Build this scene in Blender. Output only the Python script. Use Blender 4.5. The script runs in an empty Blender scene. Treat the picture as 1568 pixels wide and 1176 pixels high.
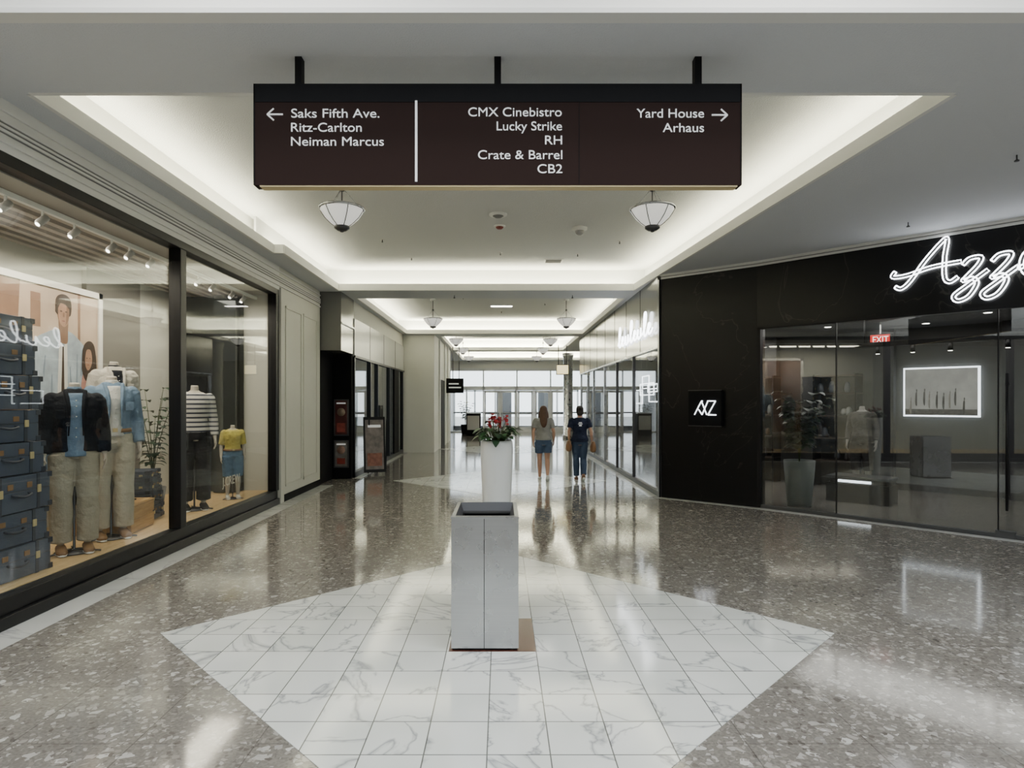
import bpy, bmesh, math, random
from mathutils import Vector, Matrix
random.seed(4)
S = bpy.context.scene
pi = math.pi

# ------------------------------------------------------------------ materials
MATS = {}
def mat(name, col=(.8,.8,.8), rough=.5, metal=0.0, emit=None, es=0.0, coat=0.0, spec=.5, noise=0.0, nscale=20, bump=0.0, bscale=60, bdist=.01):
    if name in MATS: return MATS[name]
    m = bpy.data.materials.new(name); m.use_nodes = True
    nt = m.node_tree; b = nt.nodes['Principled BSDF']
    b.inputs['Base Color'].default_value = (*col, 1)
    b.inputs['Roughness'].default_value = rough
    b.inputs['Metallic'].default_value = metal
    b.inputs['Coat Weight'].default_value = coat
    b.inputs['Coat Roughness'].default_value = .05
    b.inputs['Specular IOR Level'].default_value = spec
    if emit:
        b.inputs['Emission Color'].default_value = (*emit, 1)
        b.inputs['Emission Strength'].default_value = es
    tc = nt.nodes.new('ShaderNodeTexCoord')
    if noise > 0:
        n = nt.nodes.new('ShaderNodeTexNoise'); n.inputs['Scale'].default_value = nscale; n.inputs['Detail'].default_value = 5
        nt.links.new(tc.outputs['Object'], n.inputs['Vector'])
        mx = nt.nodes.new('ShaderNodeMix'); mx.data_type = 'RGBA'
        mx.inputs[6].default_value = tuple(c*(1-noise) for c in col)+(1,)
        mx.inputs[7].default_value = tuple(min(1, c*(1+noise)) for c in col)+(1,)
        nt.links.new(n.outputs['Fac'], mx.inputs[0]); nt.links.new(mx.outputs[2], b.inputs['Base Color'])
    if bump > 0:
        n = nt.nodes.new('ShaderNodeTexNoise'); n.inputs['Scale'].default_value = bscale; n.inputs['Detail'].default_value = 4
        nt.links.new(tc.outputs['Object'], n.inputs['Vector'])
        bp = nt.nodes.new('ShaderNodeBump'); bp.inputs['Strength'].default_value = bump; bp.inputs['Distance'].default_value = bdist
        nt.links.new(n.outputs['Fac'], bp.inputs['Height']); nt.links.new(bp.outputs['Normal'], b.inputs['Normal'])
    MATS[name] = m
    return m
def cloth(name, col, noise=.12): return mat(name, col, .88, noise=noise, nscale=12, bump=.9, bscale=9, bdist=.05, spec=.25)

def N(nt, t, **kw):
    n = nt.nodes.new(t)
    for k, v in kw.items(): setattr(n, k, v)
    return n

def glassmat(name, tint=(.95,.97,.96), f0=.03):
    # thin pane: transparent + Schlick-weighted mirror reflection, same from both sides
    m = bpy.data.materials.new(name); m.use_nodes = True
    nt = m.node_tree; nt.nodes.clear(); L = nt.links.new
    out = N(nt,'ShaderNodeOutputMaterial'); mx = N(nt,'ShaderNodeMixShader')
    tr = N(nt,'ShaderNodeBsdfTransparent'); tr.inputs[0].default_value = (*tint, 1)
    gl = N(nt,'ShaderNodeBsdfGlossy'); gl.inputs['Roughness'].default_value = .01
    ge = N(nt,'ShaderNodeNewGeometry'); d = N(nt,'ShaderNodeVectorMath',operation='DOT_PRODUCT'); L(ge.outputs['Incoming'],d.inputs[0]); L(ge.outputs['Normal'],d.inputs[1])
    a = N(nt,'ShaderNodeMath',operation='ABSOLUTE'); L(d.outputs['Value'],a.inputs[0])
    s = N(nt,'ShaderNodeMath',operation='SUBTRACT'); s.inputs[0].default_value=1; L(a.outputs[0],s.inputs[1])
    p = N(nt,'ShaderNodeMath',operation='POWER'); p.inputs[1].default_value=5; L(s.outputs[0],p.inputs[0])
    q = N(nt,'ShaderNodeMath',operation='MULTIPLY_ADD'); q.inputs[1].default_value=1-f0; q.inputs[2].default_value=f0; L(p.outputs[0],q.inputs[0])
    L(q.outputs[0], mx.inputs[0]); L(tr.outputs[0], mx.inputs[1]); L(gl.outputs[0], mx.inputs[2]); L(mx.outputs[0], out.inputs[0])
    return m

def ramp(nt, stops, interp='LINEAR'):
    r = nt.nodes.new('ShaderNodeValToRGB'); cr = r.color_ramp; cr.interpolation = interp
    while len(cr.elements) < len(stops): cr.elements.new(.5)
    for e, (p, c) in zip(cr.elements, stops):
        e.position = p; e.color = (*c, 1) if len(c) == 3 else c
    return r

def terrazzo():
    m = bpy.data.materials.new('terrazzo'); m.use_nodes = True
    nt = m.node_tree; b = nt.nodes['Principled BSDF']; L = nt.links.new
    tc = N(nt, 'ShaderNodeTexCoord')
    nz = N(nt, 'ShaderNodeTexNoise'); nz.inputs['Scale'].default_value = 9; nz.inputs['Detail'].default_value = 3
    L(tc.outputs['Object'], nz.inputs['Vector'])
    vm = N(nt, 'ShaderNodeVectorMath', operation='SCALE'); vm.inputs['Scale'].default_value = .05
    L(nz.outputs['Color'], vm.inputs[0])
    va = N(nt, 'ShaderNodeVectorMath', operation='ADD'); L(tc.outputs['Object'], va.inputs[0]); L(vm.outputs[0], va.inputs[1])
    base = ramp(nt, [(0.3, (.145,.134,.12)), (.7, (.235,.22,.198))])
    n2 = N(nt, 'ShaderNodeTexNoise'); n2.inputs['Scale'].default_value = 60; n2.inputs['Detail'].default_value = 6
    L(tc.outputs['Object'], n2.inputs['Vector']); L(n2.outputs['Fac'], base.inputs[0])
    cur = base.outputs[0]
    for sc, thr, pick, cols in ((17, .15, .72, [(0, (.26,.24,.215)), (.35, (.34,.325,.30)), (.74,(.51,.50,.475)), (1, (.10,.09,.08))]),
                                (36, .11, .48, [(0, (.11,.10,.088)), (.5, (.255,.235,.21)), (1, (.38,.37,.345))])):
        v = N(nt, 'ShaderNodeTexVoronoi'); v.voronoi_dimensions = '3D'; v.inputs['Scale'].default_value = sc
        e = N(nt, 'ShaderNodeTexVoronoi', feature='DISTANCE_TO_EDGE'); e.inputs['Scale'].default_value = sc
        L(va.outputs[0], v.inputs['Vector']); L(va.outputs[0], e.inputs['Vector'])
        sp = N(nt, 'ShaderNodeSeparateColor'); L(v.outputs['Color'], sp.inputs[0])
        g1 = N(nt, 'ShaderNodeMath', operation='GREATER_THAN'); g1.inputs[1].default_value = thr; L(e.outputs['Distance'], g1.inputs[0])
        g2 = N(nt, 'ShaderNodeMath', operation='GREATER_THAN'); g2.inputs[1].default_value = pick; L(sp.outputs[0], g2.inputs[0])
        mu = N(nt, 'ShaderNodeMath', operation='MULTIPLY'); L(g1.outputs[0], mu.inputs[0]); L(g2.outputs[0], mu.inputs[1])
        cr = ramp(nt, cols); L(sp.outputs[1], cr.inputs[0])
        mx = N(nt, 'ShaderNodeMix', data_type='RGBA'); L(mu.outputs[0], mx.inputs[0]); L(cur, mx.inputs[6]); L(cr.outputs[0], mx.inputs[7])
        cur = mx.outputs[2]
    br = N(nt, 'ShaderNodeTexBrick'); br.offset = 0; br.inputs['Scale'].default_value = 1; br.inputs['Brick Width'].default_value = .61
    br.inputs['Row Height'].default_value = .61; br.inputs['Mortar Size'].default_value = .003
    br.inputs['Color1'].default_value = (1,1,1,1); br.inputs['Color2'].default_value = (1,1,1,1); br.inputs['Mortar'].default_value = (.6,.6,.6,1)
    L(tc.outputs['Object'], br.inputs['Vector'])
    mm = N(nt, 'ShaderNodeMix', data_type='RGBA', blend_type='MULTIPLY'); mm.inputs[0].default_value = 1
    L(cur, mm.inputs[6]); L(br.outputs['Color'], mm.inputs[7])
    L(mm.outputs[2], b.inputs['Base Color'])
    b.inputs['Roughness'].default_value = .085; b.inputs['Specular IOR Level'].default_value = .8
    return m

def marble(name, tile=0.305, ox=-.07, oy=4.17, base=(.70,.715,.69), vein=(.33,.34,.35), rough=.10, vscale=1.1, grid=True, veinw=.020, spec=.5):
    m = bpy.data.materials.new(name); m.use_nodes = True
    nt = m.node_tree; b = nt.nodes['Principled BSDF']; L = nt.links.new
    tc = N(nt, 'ShaderNodeTexCoord')
    vsub = N(nt, 'ShaderNodeVectorMath', operation='SUBTRACT'); vsub.inputs[1].default_value = (ox, oy, 0)
    L(tc.outputs['Object'], vsub.inputs[0])
    vec = tc.outputs['Object']
    if grid:
        dv = N(nt, 'ShaderNodeVectorMath', operation='SCALE'); dv.inputs['Scale'].default_value = 1/tile; L(vsub.outputs[0], dv.inputs[0])
        fl = N(nt, 'ShaderNodeVectorMath', operation='FLOOR'); L(dv.outputs[0], fl.inputs[0])
        wn = N(nt, 'ShaderNodeTexWhiteNoise'); L(fl.outputs[0], wn.inputs['Vector'])
        sc = N(nt, 'ShaderNodeVectorMath', operation='SCALE'); sc.inputs['Scale'].default_value = 20; L(wn.outputs['Color'], sc.inputs[0])
        ad = N(nt, 'ShaderNodeVectorMath', operation='ADD'); L(tc.outputs['Object'], ad.inputs[0]); L(sc.outputs[0], ad.inputs[1]); vec = ad.outputs[0]
    n = N(nt, 'ShaderNodeTexNoise'); n.inputs['Scale'].default_value = vscale; n.inputs['Detail'].default_value = 5; n.inputs['Distortion'].default_value = 1.2
    L(vec, n.inputs['Vector'])
    s1 = N(nt, 'ShaderNodeMath', operation='SUBTRACT'); s1.inputs[1].default_value = .5; L(n.outputs['Fac'], s1.inputs[0])
    ab = N(nt, 'ShaderNodeMath', operation='ABSOLUTE'); L(s1.outputs[0], ab.inputs[0])
    r = ramp(nt, [(0, vein), (veinw*.3, tuple(.5*a+.5*c for a, c in zip(vein, base))), (veinw, base), (1, base)]); L(ab.outputs[0], r.inputs[0])
    n2 = N(nt, 'ShaderNodeTexNoise'); n2.inputs['Scale'].default_value = 1.3; L(vec, n2.inputs['Vector'])
    r2 = ramp(nt, [(.35, (.84,.86,.85)), (.65, (1,1,1))]); L(n2.outputs['Fac'], r2.inputs[0])
    mm = N(nt, 'ShaderNodeMix', data_type='RGBA', blend_type='MULTIPLY'); mm.inputs[0].default_value = 1
    L(r.outputs[0], mm.inputs[6]); L(r2.outputs[0], mm.inputs[7]); cur = mm.outputs[2]
    if grid:
        br = N(nt, 'ShaderNodeTexBrick'); br.offset = 0; br.inputs['Scale'].default_value = 1; br.inputs['Brick Width'].default_value = tile
        br.inputs['Row Height'].default_value = tile; br.inputs['Mortar Size'].default_value = .0035; br.inputs['Mortar Smooth'].default_value = .1
        br.inputs['Color1'].default_value = (1,1,1,1); br.inputs['Color2'].default_value = (1,1,1,1); br.inputs['Mortar'].default_value = (.22,.22,.21,1)
        L(vsub.outputs[0], br.inputs['Vector'])
        m2 = N(nt, 'ShaderNodeMix', data_type='RGBA', blend_type='MULTIPLY'); m2.inputs[0].default_value = 1
        L(cur, m2.inputs[6]); L(br.outputs['Color'], m2.inputs[7]); cur = m2.outputs[2]
    L(cur, b.inputs['Base Color'])
    b.inputs['Roughness'].default_value = rough; b.inputs['Specular IOR Level'].default_value = spec
    return m

def stripes(name, c1, c2, period, axis=2, rough=.8, duty=.5):
    m = bpy.data.materials.new(name); m.use_nodes = True
    nt = m.node_tree; b = nt.nodes['Principled BSDF']; L = nt.links.new
    tc = N(nt, 'ShaderNodeTexCoord'); sp = N(nt, 'ShaderNodeSeparateXYZ'); L(tc.outputs['Object'], sp.inputs[0])
    mo = N(nt, 'ShaderNodeMath', operation='PINGPONG'); mo.inputs[1].default_value = period/2; L(sp.outputs[axis], mo.inputs[0])
    g = N(nt, 'ShaderNodeMath', operation='GREATER_THAN'); g.inputs[1].default_value = period/2*duty; L(mo.outputs[0], g.inputs[0])
    mx = N(nt, 'ShaderNodeMix', data_type='RGBA'); L(g.outputs[0], mx.inputs[0]); mx.inputs[6].default_value = (*c1,1); mx.inputs[7].default_value = (*c2,1)
    L(mx.outputs[2], b.inputs['Base Color']); b.inputs['Roughness'].default_value = rough
    return m

def brushed():
    m = bpy.data.materials.new('brushed_steel'); m.use_nodes = True
    nt = m.node_tree; b = nt.nodes['Principled BSDF']; L = nt.links.new
    tc = N(nt, 'ShaderNodeTexCoord'); mp = N(nt, 'ShaderNodeMapping'); mp.inputs['Scale'].default_value = (3,3,420)
    L(tc.outputs['Object'], mp.inputs[0]); n = N(nt, 'ShaderNodeTexNoise'); n.inputs['Scale'].default_value = 1; n.inputs['Detail'].default_value = 2; L(mp.outputs[0], n.inputs['Vector'])
    r = ramp(nt, [(.3, (.53,.54,.56)), (.7, (.57,.58,.60))]); L(n.outputs['Fac'], r.inputs[0]); L(r.outputs[0], b.inputs['Base Color'])
    n3 = N(nt, 'ShaderNodeTexNoise'); n3.inputs['Scale'].default_value = 5; n3.inputs['Detail'].default_value = 6; L(tc.outputs['Object'], n3.inputs['Vector'])
    mr = N(nt, 'ShaderNodeMapRange'); mr.inputs['From Min'].default_value=.3; mr.inputs['From Max'].default_value=.7; mr.inputs['To Min'].default_value = .22; mr.inputs['To Max'].default_value = .36; L(n3.outputs['Fac'], mr.inputs[0]); L(mr.outputs[0], b.inputs['Roughness'])
    b.inputs['Metallic'].default_value = 1
    return m

def woodmat(name, c1, c2, rough=.4, plank=.14, axis=1):
    m = bpy.data.materials.new(name); m.use_nodes = True
    nt = m.node_tree; b = nt.nodes['Principled BSDF']; L = nt.links.new
    tc = N(nt, 'ShaderNodeTexCoord'); mp = N(nt, 'ShaderNodeMapping'); mp.inputs['Scale'].default_value = (14,1.2,14) if axis == 1 else (1.2,14,14)
    L(tc.outputs['Object'], mp.inputs[0])
    n = N(nt, 'ShaderNodeTexNoise'); n.inputs['Scale'].default_value = 2.5; n.inputs['Detail'].default_value = 6; L(mp.outputs[0], n.inputs['Vector'])
    r = ramp(nt, [(.3, c1), (.7, c2)]); L(n.outputs['Fac'], r.inputs[0]); L(r.outputs[0], b.inputs['Base Color'])
    b.inputs['Roughness'].default_value = rough
    return m

M_terr = terrazzo()
M_marb = marble('white_marble_tile')
M_strip = marble('marble_border', grid=False, base=(.60,.60,.58), vein=(.4,.4,.4))
M_blackmarb = marble('black_marble', grid=False, base=(.0045,.0045,.005), vein=(.030,.029,.025), rough=.28, vscale=.55, veinw=.0022, spec=.3)
M_ceil = mat('ceiling_paint', (.67,.68,.665), .9, bump=.8, bscale=90)
M_ceil2 = mat('ceiling_soffit_paint', (.62,.64,.665), .9, bump=.6, bscale=90)
M_white = mat('white_trim_paint', (.74,.74,.71), .6)
M_cream = mat('cream_wall_paint', (.62,.62,.56), .55, noise=.04, nscale=3)
M_black = mat('black_metal', (.006,.006,.007), .4, 0, spec=.3)
M_blackmat = mat('matte_black', (.005,.005,.006), .75, spec=.2)
M_steel = brushed()
M_steeld = mat('dark_steel', (.10,.10,.105), .45, .8)
M_greypanel = mat('polished_grey_panel', (.20,.20,.19), .16, .35)
M_red = mat('red_granite_tile', (.085,.028,.018), .25, noise=.5, nscale=60)
M_glass = glassmat('storefront_glass', f0=.065)
M_glassd = glassmat('tinted_glass', (.88,.90,.90), .09)
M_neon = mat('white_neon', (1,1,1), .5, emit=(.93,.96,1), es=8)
M_neons = mat('soft_neon', (1,1,1), .5, emit=(.9,.95,1), es=3.5)
M_lamp = mat('lamp_lens', (1,1,1), .5, emit=(1,.93,.82), es=12)
M_signbrown = mat('sign_brown', (.022,.0115,.0095), .8, spec=.15)
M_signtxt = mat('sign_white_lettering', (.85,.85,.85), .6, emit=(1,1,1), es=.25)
M_gold = mat('gold_trim', (.62,.50,.27), .4, .3)
M_skin = mat('skin', (.52,.30,.21), .55)
M_mann = mat('mannequin_fabric', (.50,.46,.40), .7)
M_oak = woodmat('light_oak', (.62,.42,.20), (.78,.57,.32))
M_oakbox = woodmat('oak_crate', (.42,.24,.09), (.62,.40,.18))

# ------------------------------------------------------------------ mesh builder
class B:
    def __init__(s): s.v=[]; s.f=[]; s.m=[]; s.sm=[]; s.mats=[]
    def mi(s, m):
        if m not in s.mats: s.mats.append(m)
        return s.mats.index(m)
    def add(s, vs, fs, m, smooth=False, M=None):
        o=len(s.v); k=s.mi(m)
        for p in vs:
            p=Vector(p)
            s.v.append(tuple(M@p) if M else tuple(p))
        for f in fs: s.f.append([i+o for i in f]); s.m.append(k); s.sm.append(smooth)
        return s
    def box(s,x0,x1,y0,y1,z0,z1,m,M=None):
        vs=[(x0,y0,z0),(x1,y0,z0),(x1,y1,z0),(x0,y1,z0),(x0,y0,z1),(x1,y0,z1),(x1,y1,z1),(x0,y1,z1)]
        return s.add(vs,[(0,3,2,1),(4,5,6,7),(0,1,5,4),(1,2,6,5),(2,3,7,6),(3,0,4,7)],m,False,M)
    def prism(s,poly,z0,z1,m,M=None):
        n=len(poly)
        a=sum(poly[i][0]*poly[(i+1)%n][1]-poly[(i+1)%n][0]*poly[i][1] for i in range(n))
        if a<0: poly=poly[::-1]
        vs=[(x,y,z0) for x,y in poly]+[(x,y,z1) for x,y in poly]
        fs=[tuple(range(n))[::-1],tuple(range(n,2*n))]+[(i,(i+1)%n,n+(i+1)%n,n+i) for i in range(n)]
        return s.add(vs,fs,m,False,M)
    def lathe(s,prof,m,c=(0,0,0),n=24,M=None,smooth=True,closed=True):
        vs=[];fs=[]
        for r,z in prof:
            for i in range(n):
                a=2*pi*i/n; vs.append((c[0]+r*math.cos(a),c[1]+r*math.sin(a),c[2]+z))
        for j in range(len(prof)-1):
            for i in range(n):
                fs.append((j*n+i,j*n+(i+1)%n,(j+1)*n+(i+1)%n,(j+1)*n+i))
        if closed:
            fs.append(tuple(range(n))[::-1]); fs.append(tuple((len(prof)-1)*n+i for i in range(n)))
        return s.add(vs,fs,m,smooth,M)
    def tube(s,pts,rad,m,n=12,M=None,ref=(1,0,0),smooth=True):
        P=[Vector(p) for p in pts]; vs=[];fs=[]
        for i,p in enumerate(P):
            t=(P[min(i+1,len(P)-1)]-P[max(i-1,0)])
            if t.length<1e-9: t=Vector((0,0,1))
            t.normalize(); R=Vector(ref)
            if abs(t.dot(R))>.93: R=Vector((0,1,0)) if abs(t.y)<.9 else Vector((0,0,1))
            sd=(R-t*R.dot(t)).normalized(); up=t.cross(sd)
            r=rad[i] if isinstance(rad,(list,tuple)) else rad
            rx,ry=(r if isinstance(r,tuple) else (r,r))
            for k in range(n):
                a=2*pi*k/n; vs.append(tuple(p+sd*rx*math.cos(a)+up*ry*math.sin(a)))
        for j in range(len(P)-1):
            for i in range(n): fs.append((j*n+i,j*n+(i+1)%n,(j+1)*n+(i+1)%n,(j+1)*n+i))
        fs.append(tuple(range(n))[::-1]); fs.append(tuple((len(P)-1)*n+i for i in range(n)))
        return s.add(vs,fs,m,smooth,M)
    def ball(s,c,r,m,n=14,M=None):
        if not isinstance(r,tuple): r=(r,r,r)
        vs=[];fs=[];k=n//2
        for j in range(k+1):
            t=pi*(j+.02*(j==0)-.02*(j==k))/k
            for i in range(n):
                a=2*pi*i/n; vs.append((c[0]+r[0]*math.sin(t)*math.cos(a),c[1]+r[1]*math.sin(t)*math.sin(a),c[2]-r[2]*math.cos(t)))
        for j in range(k):
            for i in range(n): fs.append((j*n+i,j*n+(i+1)%n,(j+1)*n+(i+1)%n,(j+1)*n+i))
        fs.append(tuple(range(n))[::-1]); fs.append(tuple(k*n+i for i in range(n)))
        return s.add(vs,fs,m,True,M)
    def mesh(s,name):
        me=bpy.data.meshes.new(name); me.from_pydata(s.v,[],s.f)
        for m in s.mats: me.materials.append(m)
        me.polygons.foreach_set('material_index',s.m); me.polygons.foreach_set('use_smooth',s.sm); me.update()
        return me
    def build(s,name,parent=None,bevel=0,loc=(0,0,0),rz=0):
        o=bpy.data.objects.new(name,s.mesh(name)); S.collection.objects.link(o)
        o.location=loc; o.rotation_euler=(0,0,rz)
        if parent: o.parent=parent
        if bevel:
            md=o.modifiers.new('bevel','BEVEL'); md.width=bevel; md.segments=2; md.limit_method='ANGLE'; md.angle_limit=.8
        return o
    def fuse(s,name,parent=None,voxel=.008,it=4):
        o=s.build(name,parent)
        r=o.modifiers.new('r','REMESH'); r.mode='VOXEL'; r.voxel_size=voxel; r.use_smooth_shade=True
        sm=o.modifiers.new('s','SMOOTH'); sm.iterations=it; sm.factor=.5
        bpy.context.view_layer.update()
        dg=bpy.context.evaluated_depsgraph_get()
        me=bpy.data.meshes.new_from_object(o.evaluated_get(dg))
        o.modifiers.clear(); o.data=me
        if not me.materials: me.materials.append(s.mats[0])
        for p in me.polygons: p.use_smooth=True
        return o

def group(name,loc=(0,0,0),rz=0,sc=1):
    o=bpy.data.objects.new(name,None); S.collection.objects.link(o); o.location=loc; o.rotation_euler=(0,0,rz); o.scale=(sc,)*3
    o.empty_display_size=.1
    return o

def text(s,x0,x1,y,z,cap,m,parent,name,right=False,rot=(pi/2,0,0)):
    c=bpy.data.curves.new(name,'FONT'); c.body=s; c.size=cap/.69; c.extrude=.002; c.offset=0
    c.materials.append(m)
    o=bpy.data.objects.new(name,c); S.collection.objects.link(o); o.rotation_euler=rot; o.location=(x0,y,z)
    bpy.context.view_layer.update()
    w=o.dimensions.x
    if w>0 and x1: o.scale=((x1-x0)/w,1,1)
    o.parent=parent
    return o

def area(name,loc,size,power,col=(1,1,1),rot=(0,0,0),parent=None):
    l=bpy.data.lights.new(name,'AREA'); l.shape='RECTANGLE'; l.size=size[0]; l.size_y=size[1]; l.energy=power; l.color=col
    o=bpy.data.objects.new(name,l); S.collection.objects.link(o); o.location=loc; o.rotation_euler=rot
    if parent: o.parent=parent
    return o

def cr(pts,k=6):
    P=[Vector(p) for p in pts]; out=[]
    for i in range(len(P)-1):
        a=P[max(i-1,0)];b=P[i];c=P[i+1];d=P[min(i+2,len(P)-1)]
        for j in range(k):
            t=j/k
            out.append(.5*((2*b)+(c-a)*t+(2*a-5*b+4*c-d)*t*t+(3*b-a-3*c+d)*t**3))
    out.append(P[-1]); return out

# ------------------------------------------------------------------ layout constants
HC=3.95   # soffit height
HU=4.42   # upper recess ceiling
XL=-3.7   # left shopfront plane
P0=(2.84,10.9); P1=(4.1,9.85); P2=(6.4,7.45); P3=(9.4,4.32)
T=Vector((.692,-.722,0)); NN=Vector((.722,.692,0))
def along(p,u,d=0): return (p[0]+T.x*u+NN.x*d, p[1]+T.y*u+NN.y*d)

# ------------------------------------------------------------------ floor
B().box(-9,13,-7,44,-.1,0,M_terr).build('floor')
def diamond(cx,cy,r): return [(cx-r,cy),(cx,cy-r),(cx+r,cy),(cx,cy+r)]
B().prism(diamond(-.03,4.5,2.47),0,.003,M_marb).prism(diamond(-.03,13.2,2.3),0,.003,M_marb).prism(diamond(-.03,22.0,2.3),0,.003,M_marb).build('floor_marble_inlay')
b=B(); b.box(-.36,.235,4.17,4.80,.003,.005,M_red); b.build('floor_red_tile_inlay')
b=B()
b.box(XL,XL+.27,-3,12.5,0,.003,M_strip)
b.box(-3.3,-3.12,13.6,20.4,0,.003,M_strip)
b.box(2.62,2.8,11.0,22,0,.003,M_strip)
b.prism([along(P1,-.0,-.14),along(P1,7.3,-.14),along(P1,7.3,0),along(P1,0,0)],0,.003,M_strip)
b.prism([(2.7,10.85),(4.03,9.72),(4.1,9.85),(2.84,10.9)],0,.003,M_strip)
b.build('floor_border_strip')

# ------------------------------------------------------------------ ceilings
b=B()
def sof(x0,x1,y0,y1): b.box(x0,x1,y0,y1,HC,HC+.05,M_ceil2)
sof(-5.5,11,3.65,4.5)
sof(-5.5,-3.45,4.5,9.3); sof(-5.5,-3.3,9.3,12.4)
b.prism([(3.31,4.5),(11,4.5),(11,12.4),(2.68,12.4)],HC,HC+.05,M_ceil2)
sof(-5.5,11,12.4,13.4)
sof(-5.5,-3.15,13.4,20.3); sof(2.68,11,13.4,20.3)
sof(-5.5,11,20.3,21.2)
sof(-5.5,-2.1,21.2,26.8); sof(2.68,11,21.2,26.8)
sof(-5.5,11,26.8,27.6)
sof(-5.5,-2.1,27.6,33); sof(4.2,11,27.6,33); sof(-5.5,11,33,34.2)
b.build('ceiling')
B().box(-5.5,11,3.75,34.2,HU,HU+.1,M_ceil).build('ceiling_recess')
b=B(); b.box(-9,13,3.6,3.65,HC,5.3,M_white); b.box(-9,13,3.55,3.6,HC,HC+.03,M_white); b.build('trim_fascia')
b=B(); 
b.box(-9,13,2.2,3.6,5.2,5.3,M_ceil); b.box(-9,13,-7,-3.2,5.2,5.3,M_ceil); b.box(-9,-5.6,-3.2,2.2,5.2,5.3,M_ceil); b.box(9.4,13,-3.2,2.2,5.2,5.3,M_ceil)
for x in (-4.2,-2.0,.6,3.0,5.4,7.6): b.box(x,x+.5,-3.2,2.2,5.2,5.3,M_ceil)
b.build('ceiling_unseen_fill_gaps')  # unseen ceiling; gaps between bars added to let sky light in as fill

# coves: lips, back walls, lights
lipb=B(); covecol=(1,.94,.68)
cg=group('cove_lighting')
def edge(x0,y0,x1,y1,nx,ny,pw):
    p=Vector((x0,y0,0)); q=Vector((x1,y1,0)); d=q-p; L_=d.length; d.normalize(); n=Vector((d.y,-d.x,0))
    if n.dot(Vector((nx,ny,0)))<0: n=-n
    def band(a,c,e,z0,z1,m):
        pts=[p-d*e+n*a,q+d*e+n*a,q+d*e+n*c,p-d*e+n*c]; lipb.prism([(v.x,v.y) for v in pts],z0,z1,m)
    band(-.012,.03,0,HC-.004,HC+.13,M_white); band(.30,.33,.3,HC+.05,HU,M_ceil)
    c=(p+q)/2+n*.155
    area('cove_light',(c.x,c.y,HC+.07),(L_,.14),pw*L_,covecol,(pi,0,math.atan2(d.y,d.x)),cg)
PW=14
edge(-3.45,4.5,-3.45,9.3,-1,0,PW); edge(-3.3,9.3,-3.3,12.4,-1,0,PW)
edge(3.31,4.5,2.68,12.4,1,0,PW)
edge(-3.3,12.4,2.68,12.4,0,1,PW*1.2)
lipb.box(-3.45,3.31,4.47,4.51,HC-.003,HC+.13,M_white); lipb.box(-3.45,-3.3,9.28,9.31,HC-.003,HC+.13,M_white)
edge(-3.15,13.4,-3.15,20.3,-1,0,PW*1.2); edge(2.68,13.4,2.68,20.3,1,0,PW*1.2); edge(-3.15,20.3,2.68,20.3,0,1,PW*2.2)
edge(-2.1,21.2,-2.1,26.8,-1,0,PW*1.8); edge(2.68,21.2,2.68,26.8,1,0,PW*1.8); edge(-2.1,26.8,2.68,26.8,0,1,PW*3.5)
edge(-2.1,27.6,-2.1,33,-1,0,PW*2.2); edge(4.2,27.6,4.2,33,1,0,PW*2.2); edge(-2.1,33,4.2,33,0,1,PW*3.5)
lipb.build('trim_cove_lip')

# ------------------------------------------------------------------ left clothing shop
b=B()
b.box(XL-.12,XL,-3,10.22,3.56,HC+.5,M_white)
for z in (3.62,3.70,3.735,3.77,3.85): b.box(XL,XL+.02,-3,12.5,z,z+.018,M_white)
b.box(XL,XL+.006,-3,12.5,3.69,3.79,mat('groove_grey',(.2,.2,.2),.8))
b.build('trim_left_cornice')
b=B()
b.box(XL-.14,XL+.02,-3,10.2,0,.10,M_black); b.box(XL-.14,XL-.02,-3,10.2,.10,.23,M_black)
b.box(XL-.14,XL,-3,10.2,3.47,3.56,M_black)
for y in (-.1,3.3,7.08,10.08):
    b.box(XL-.14,XL,y,y+.13,.23,3.47,M_black)
b.build('window_frame_left',bevel=.006)
B().box(XL-.085,XL-.075,-3,10.1,.23,3.47,M_glass).build('window_1')
B().box(-5.45,-5.3,-3,10.3,.0,HC+.5,M_cream).build('wall_left_shop_back')
B().box(-5.3,XL-.14,10.14,10.28,0,HC+.5,M_cream).build('wall_left_shop_end')
b=B()
b.box(-5.3,-4.25,9.95,10.12,.25,3.4,M_blackmat); b.box(-4.6,-4.25,9.80,9.86,.25,3.4,mat('dark_mirror_panel',(.04,.045,.05),.1,.6))
b.build('wall_left_display_end_panel')
B().box(-5.3,-5.24,7.75,8.9,.25,3.4,mat('taupe_panel',(.20,.19,.17),.6)).build('wall_left_display_back_panel')
B().box(-5.3,XL-.14,-3,10.14,.0,.235,M_oak).build('floor_display_platform')
b=B(); b.box(-5.3,XL-.14,-3,10.14,3.46,3.56,mat('shop_ceiling',(.42,.39,.35),.8))
for i in range(7): b.box(-5.2+i*.17,-5.12+i*.17,-3,10.1,3.40,3.46,mat('ceiling_slats',(.34,.30,.26),.7))
b.build('ceiling_left_shop')

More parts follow.
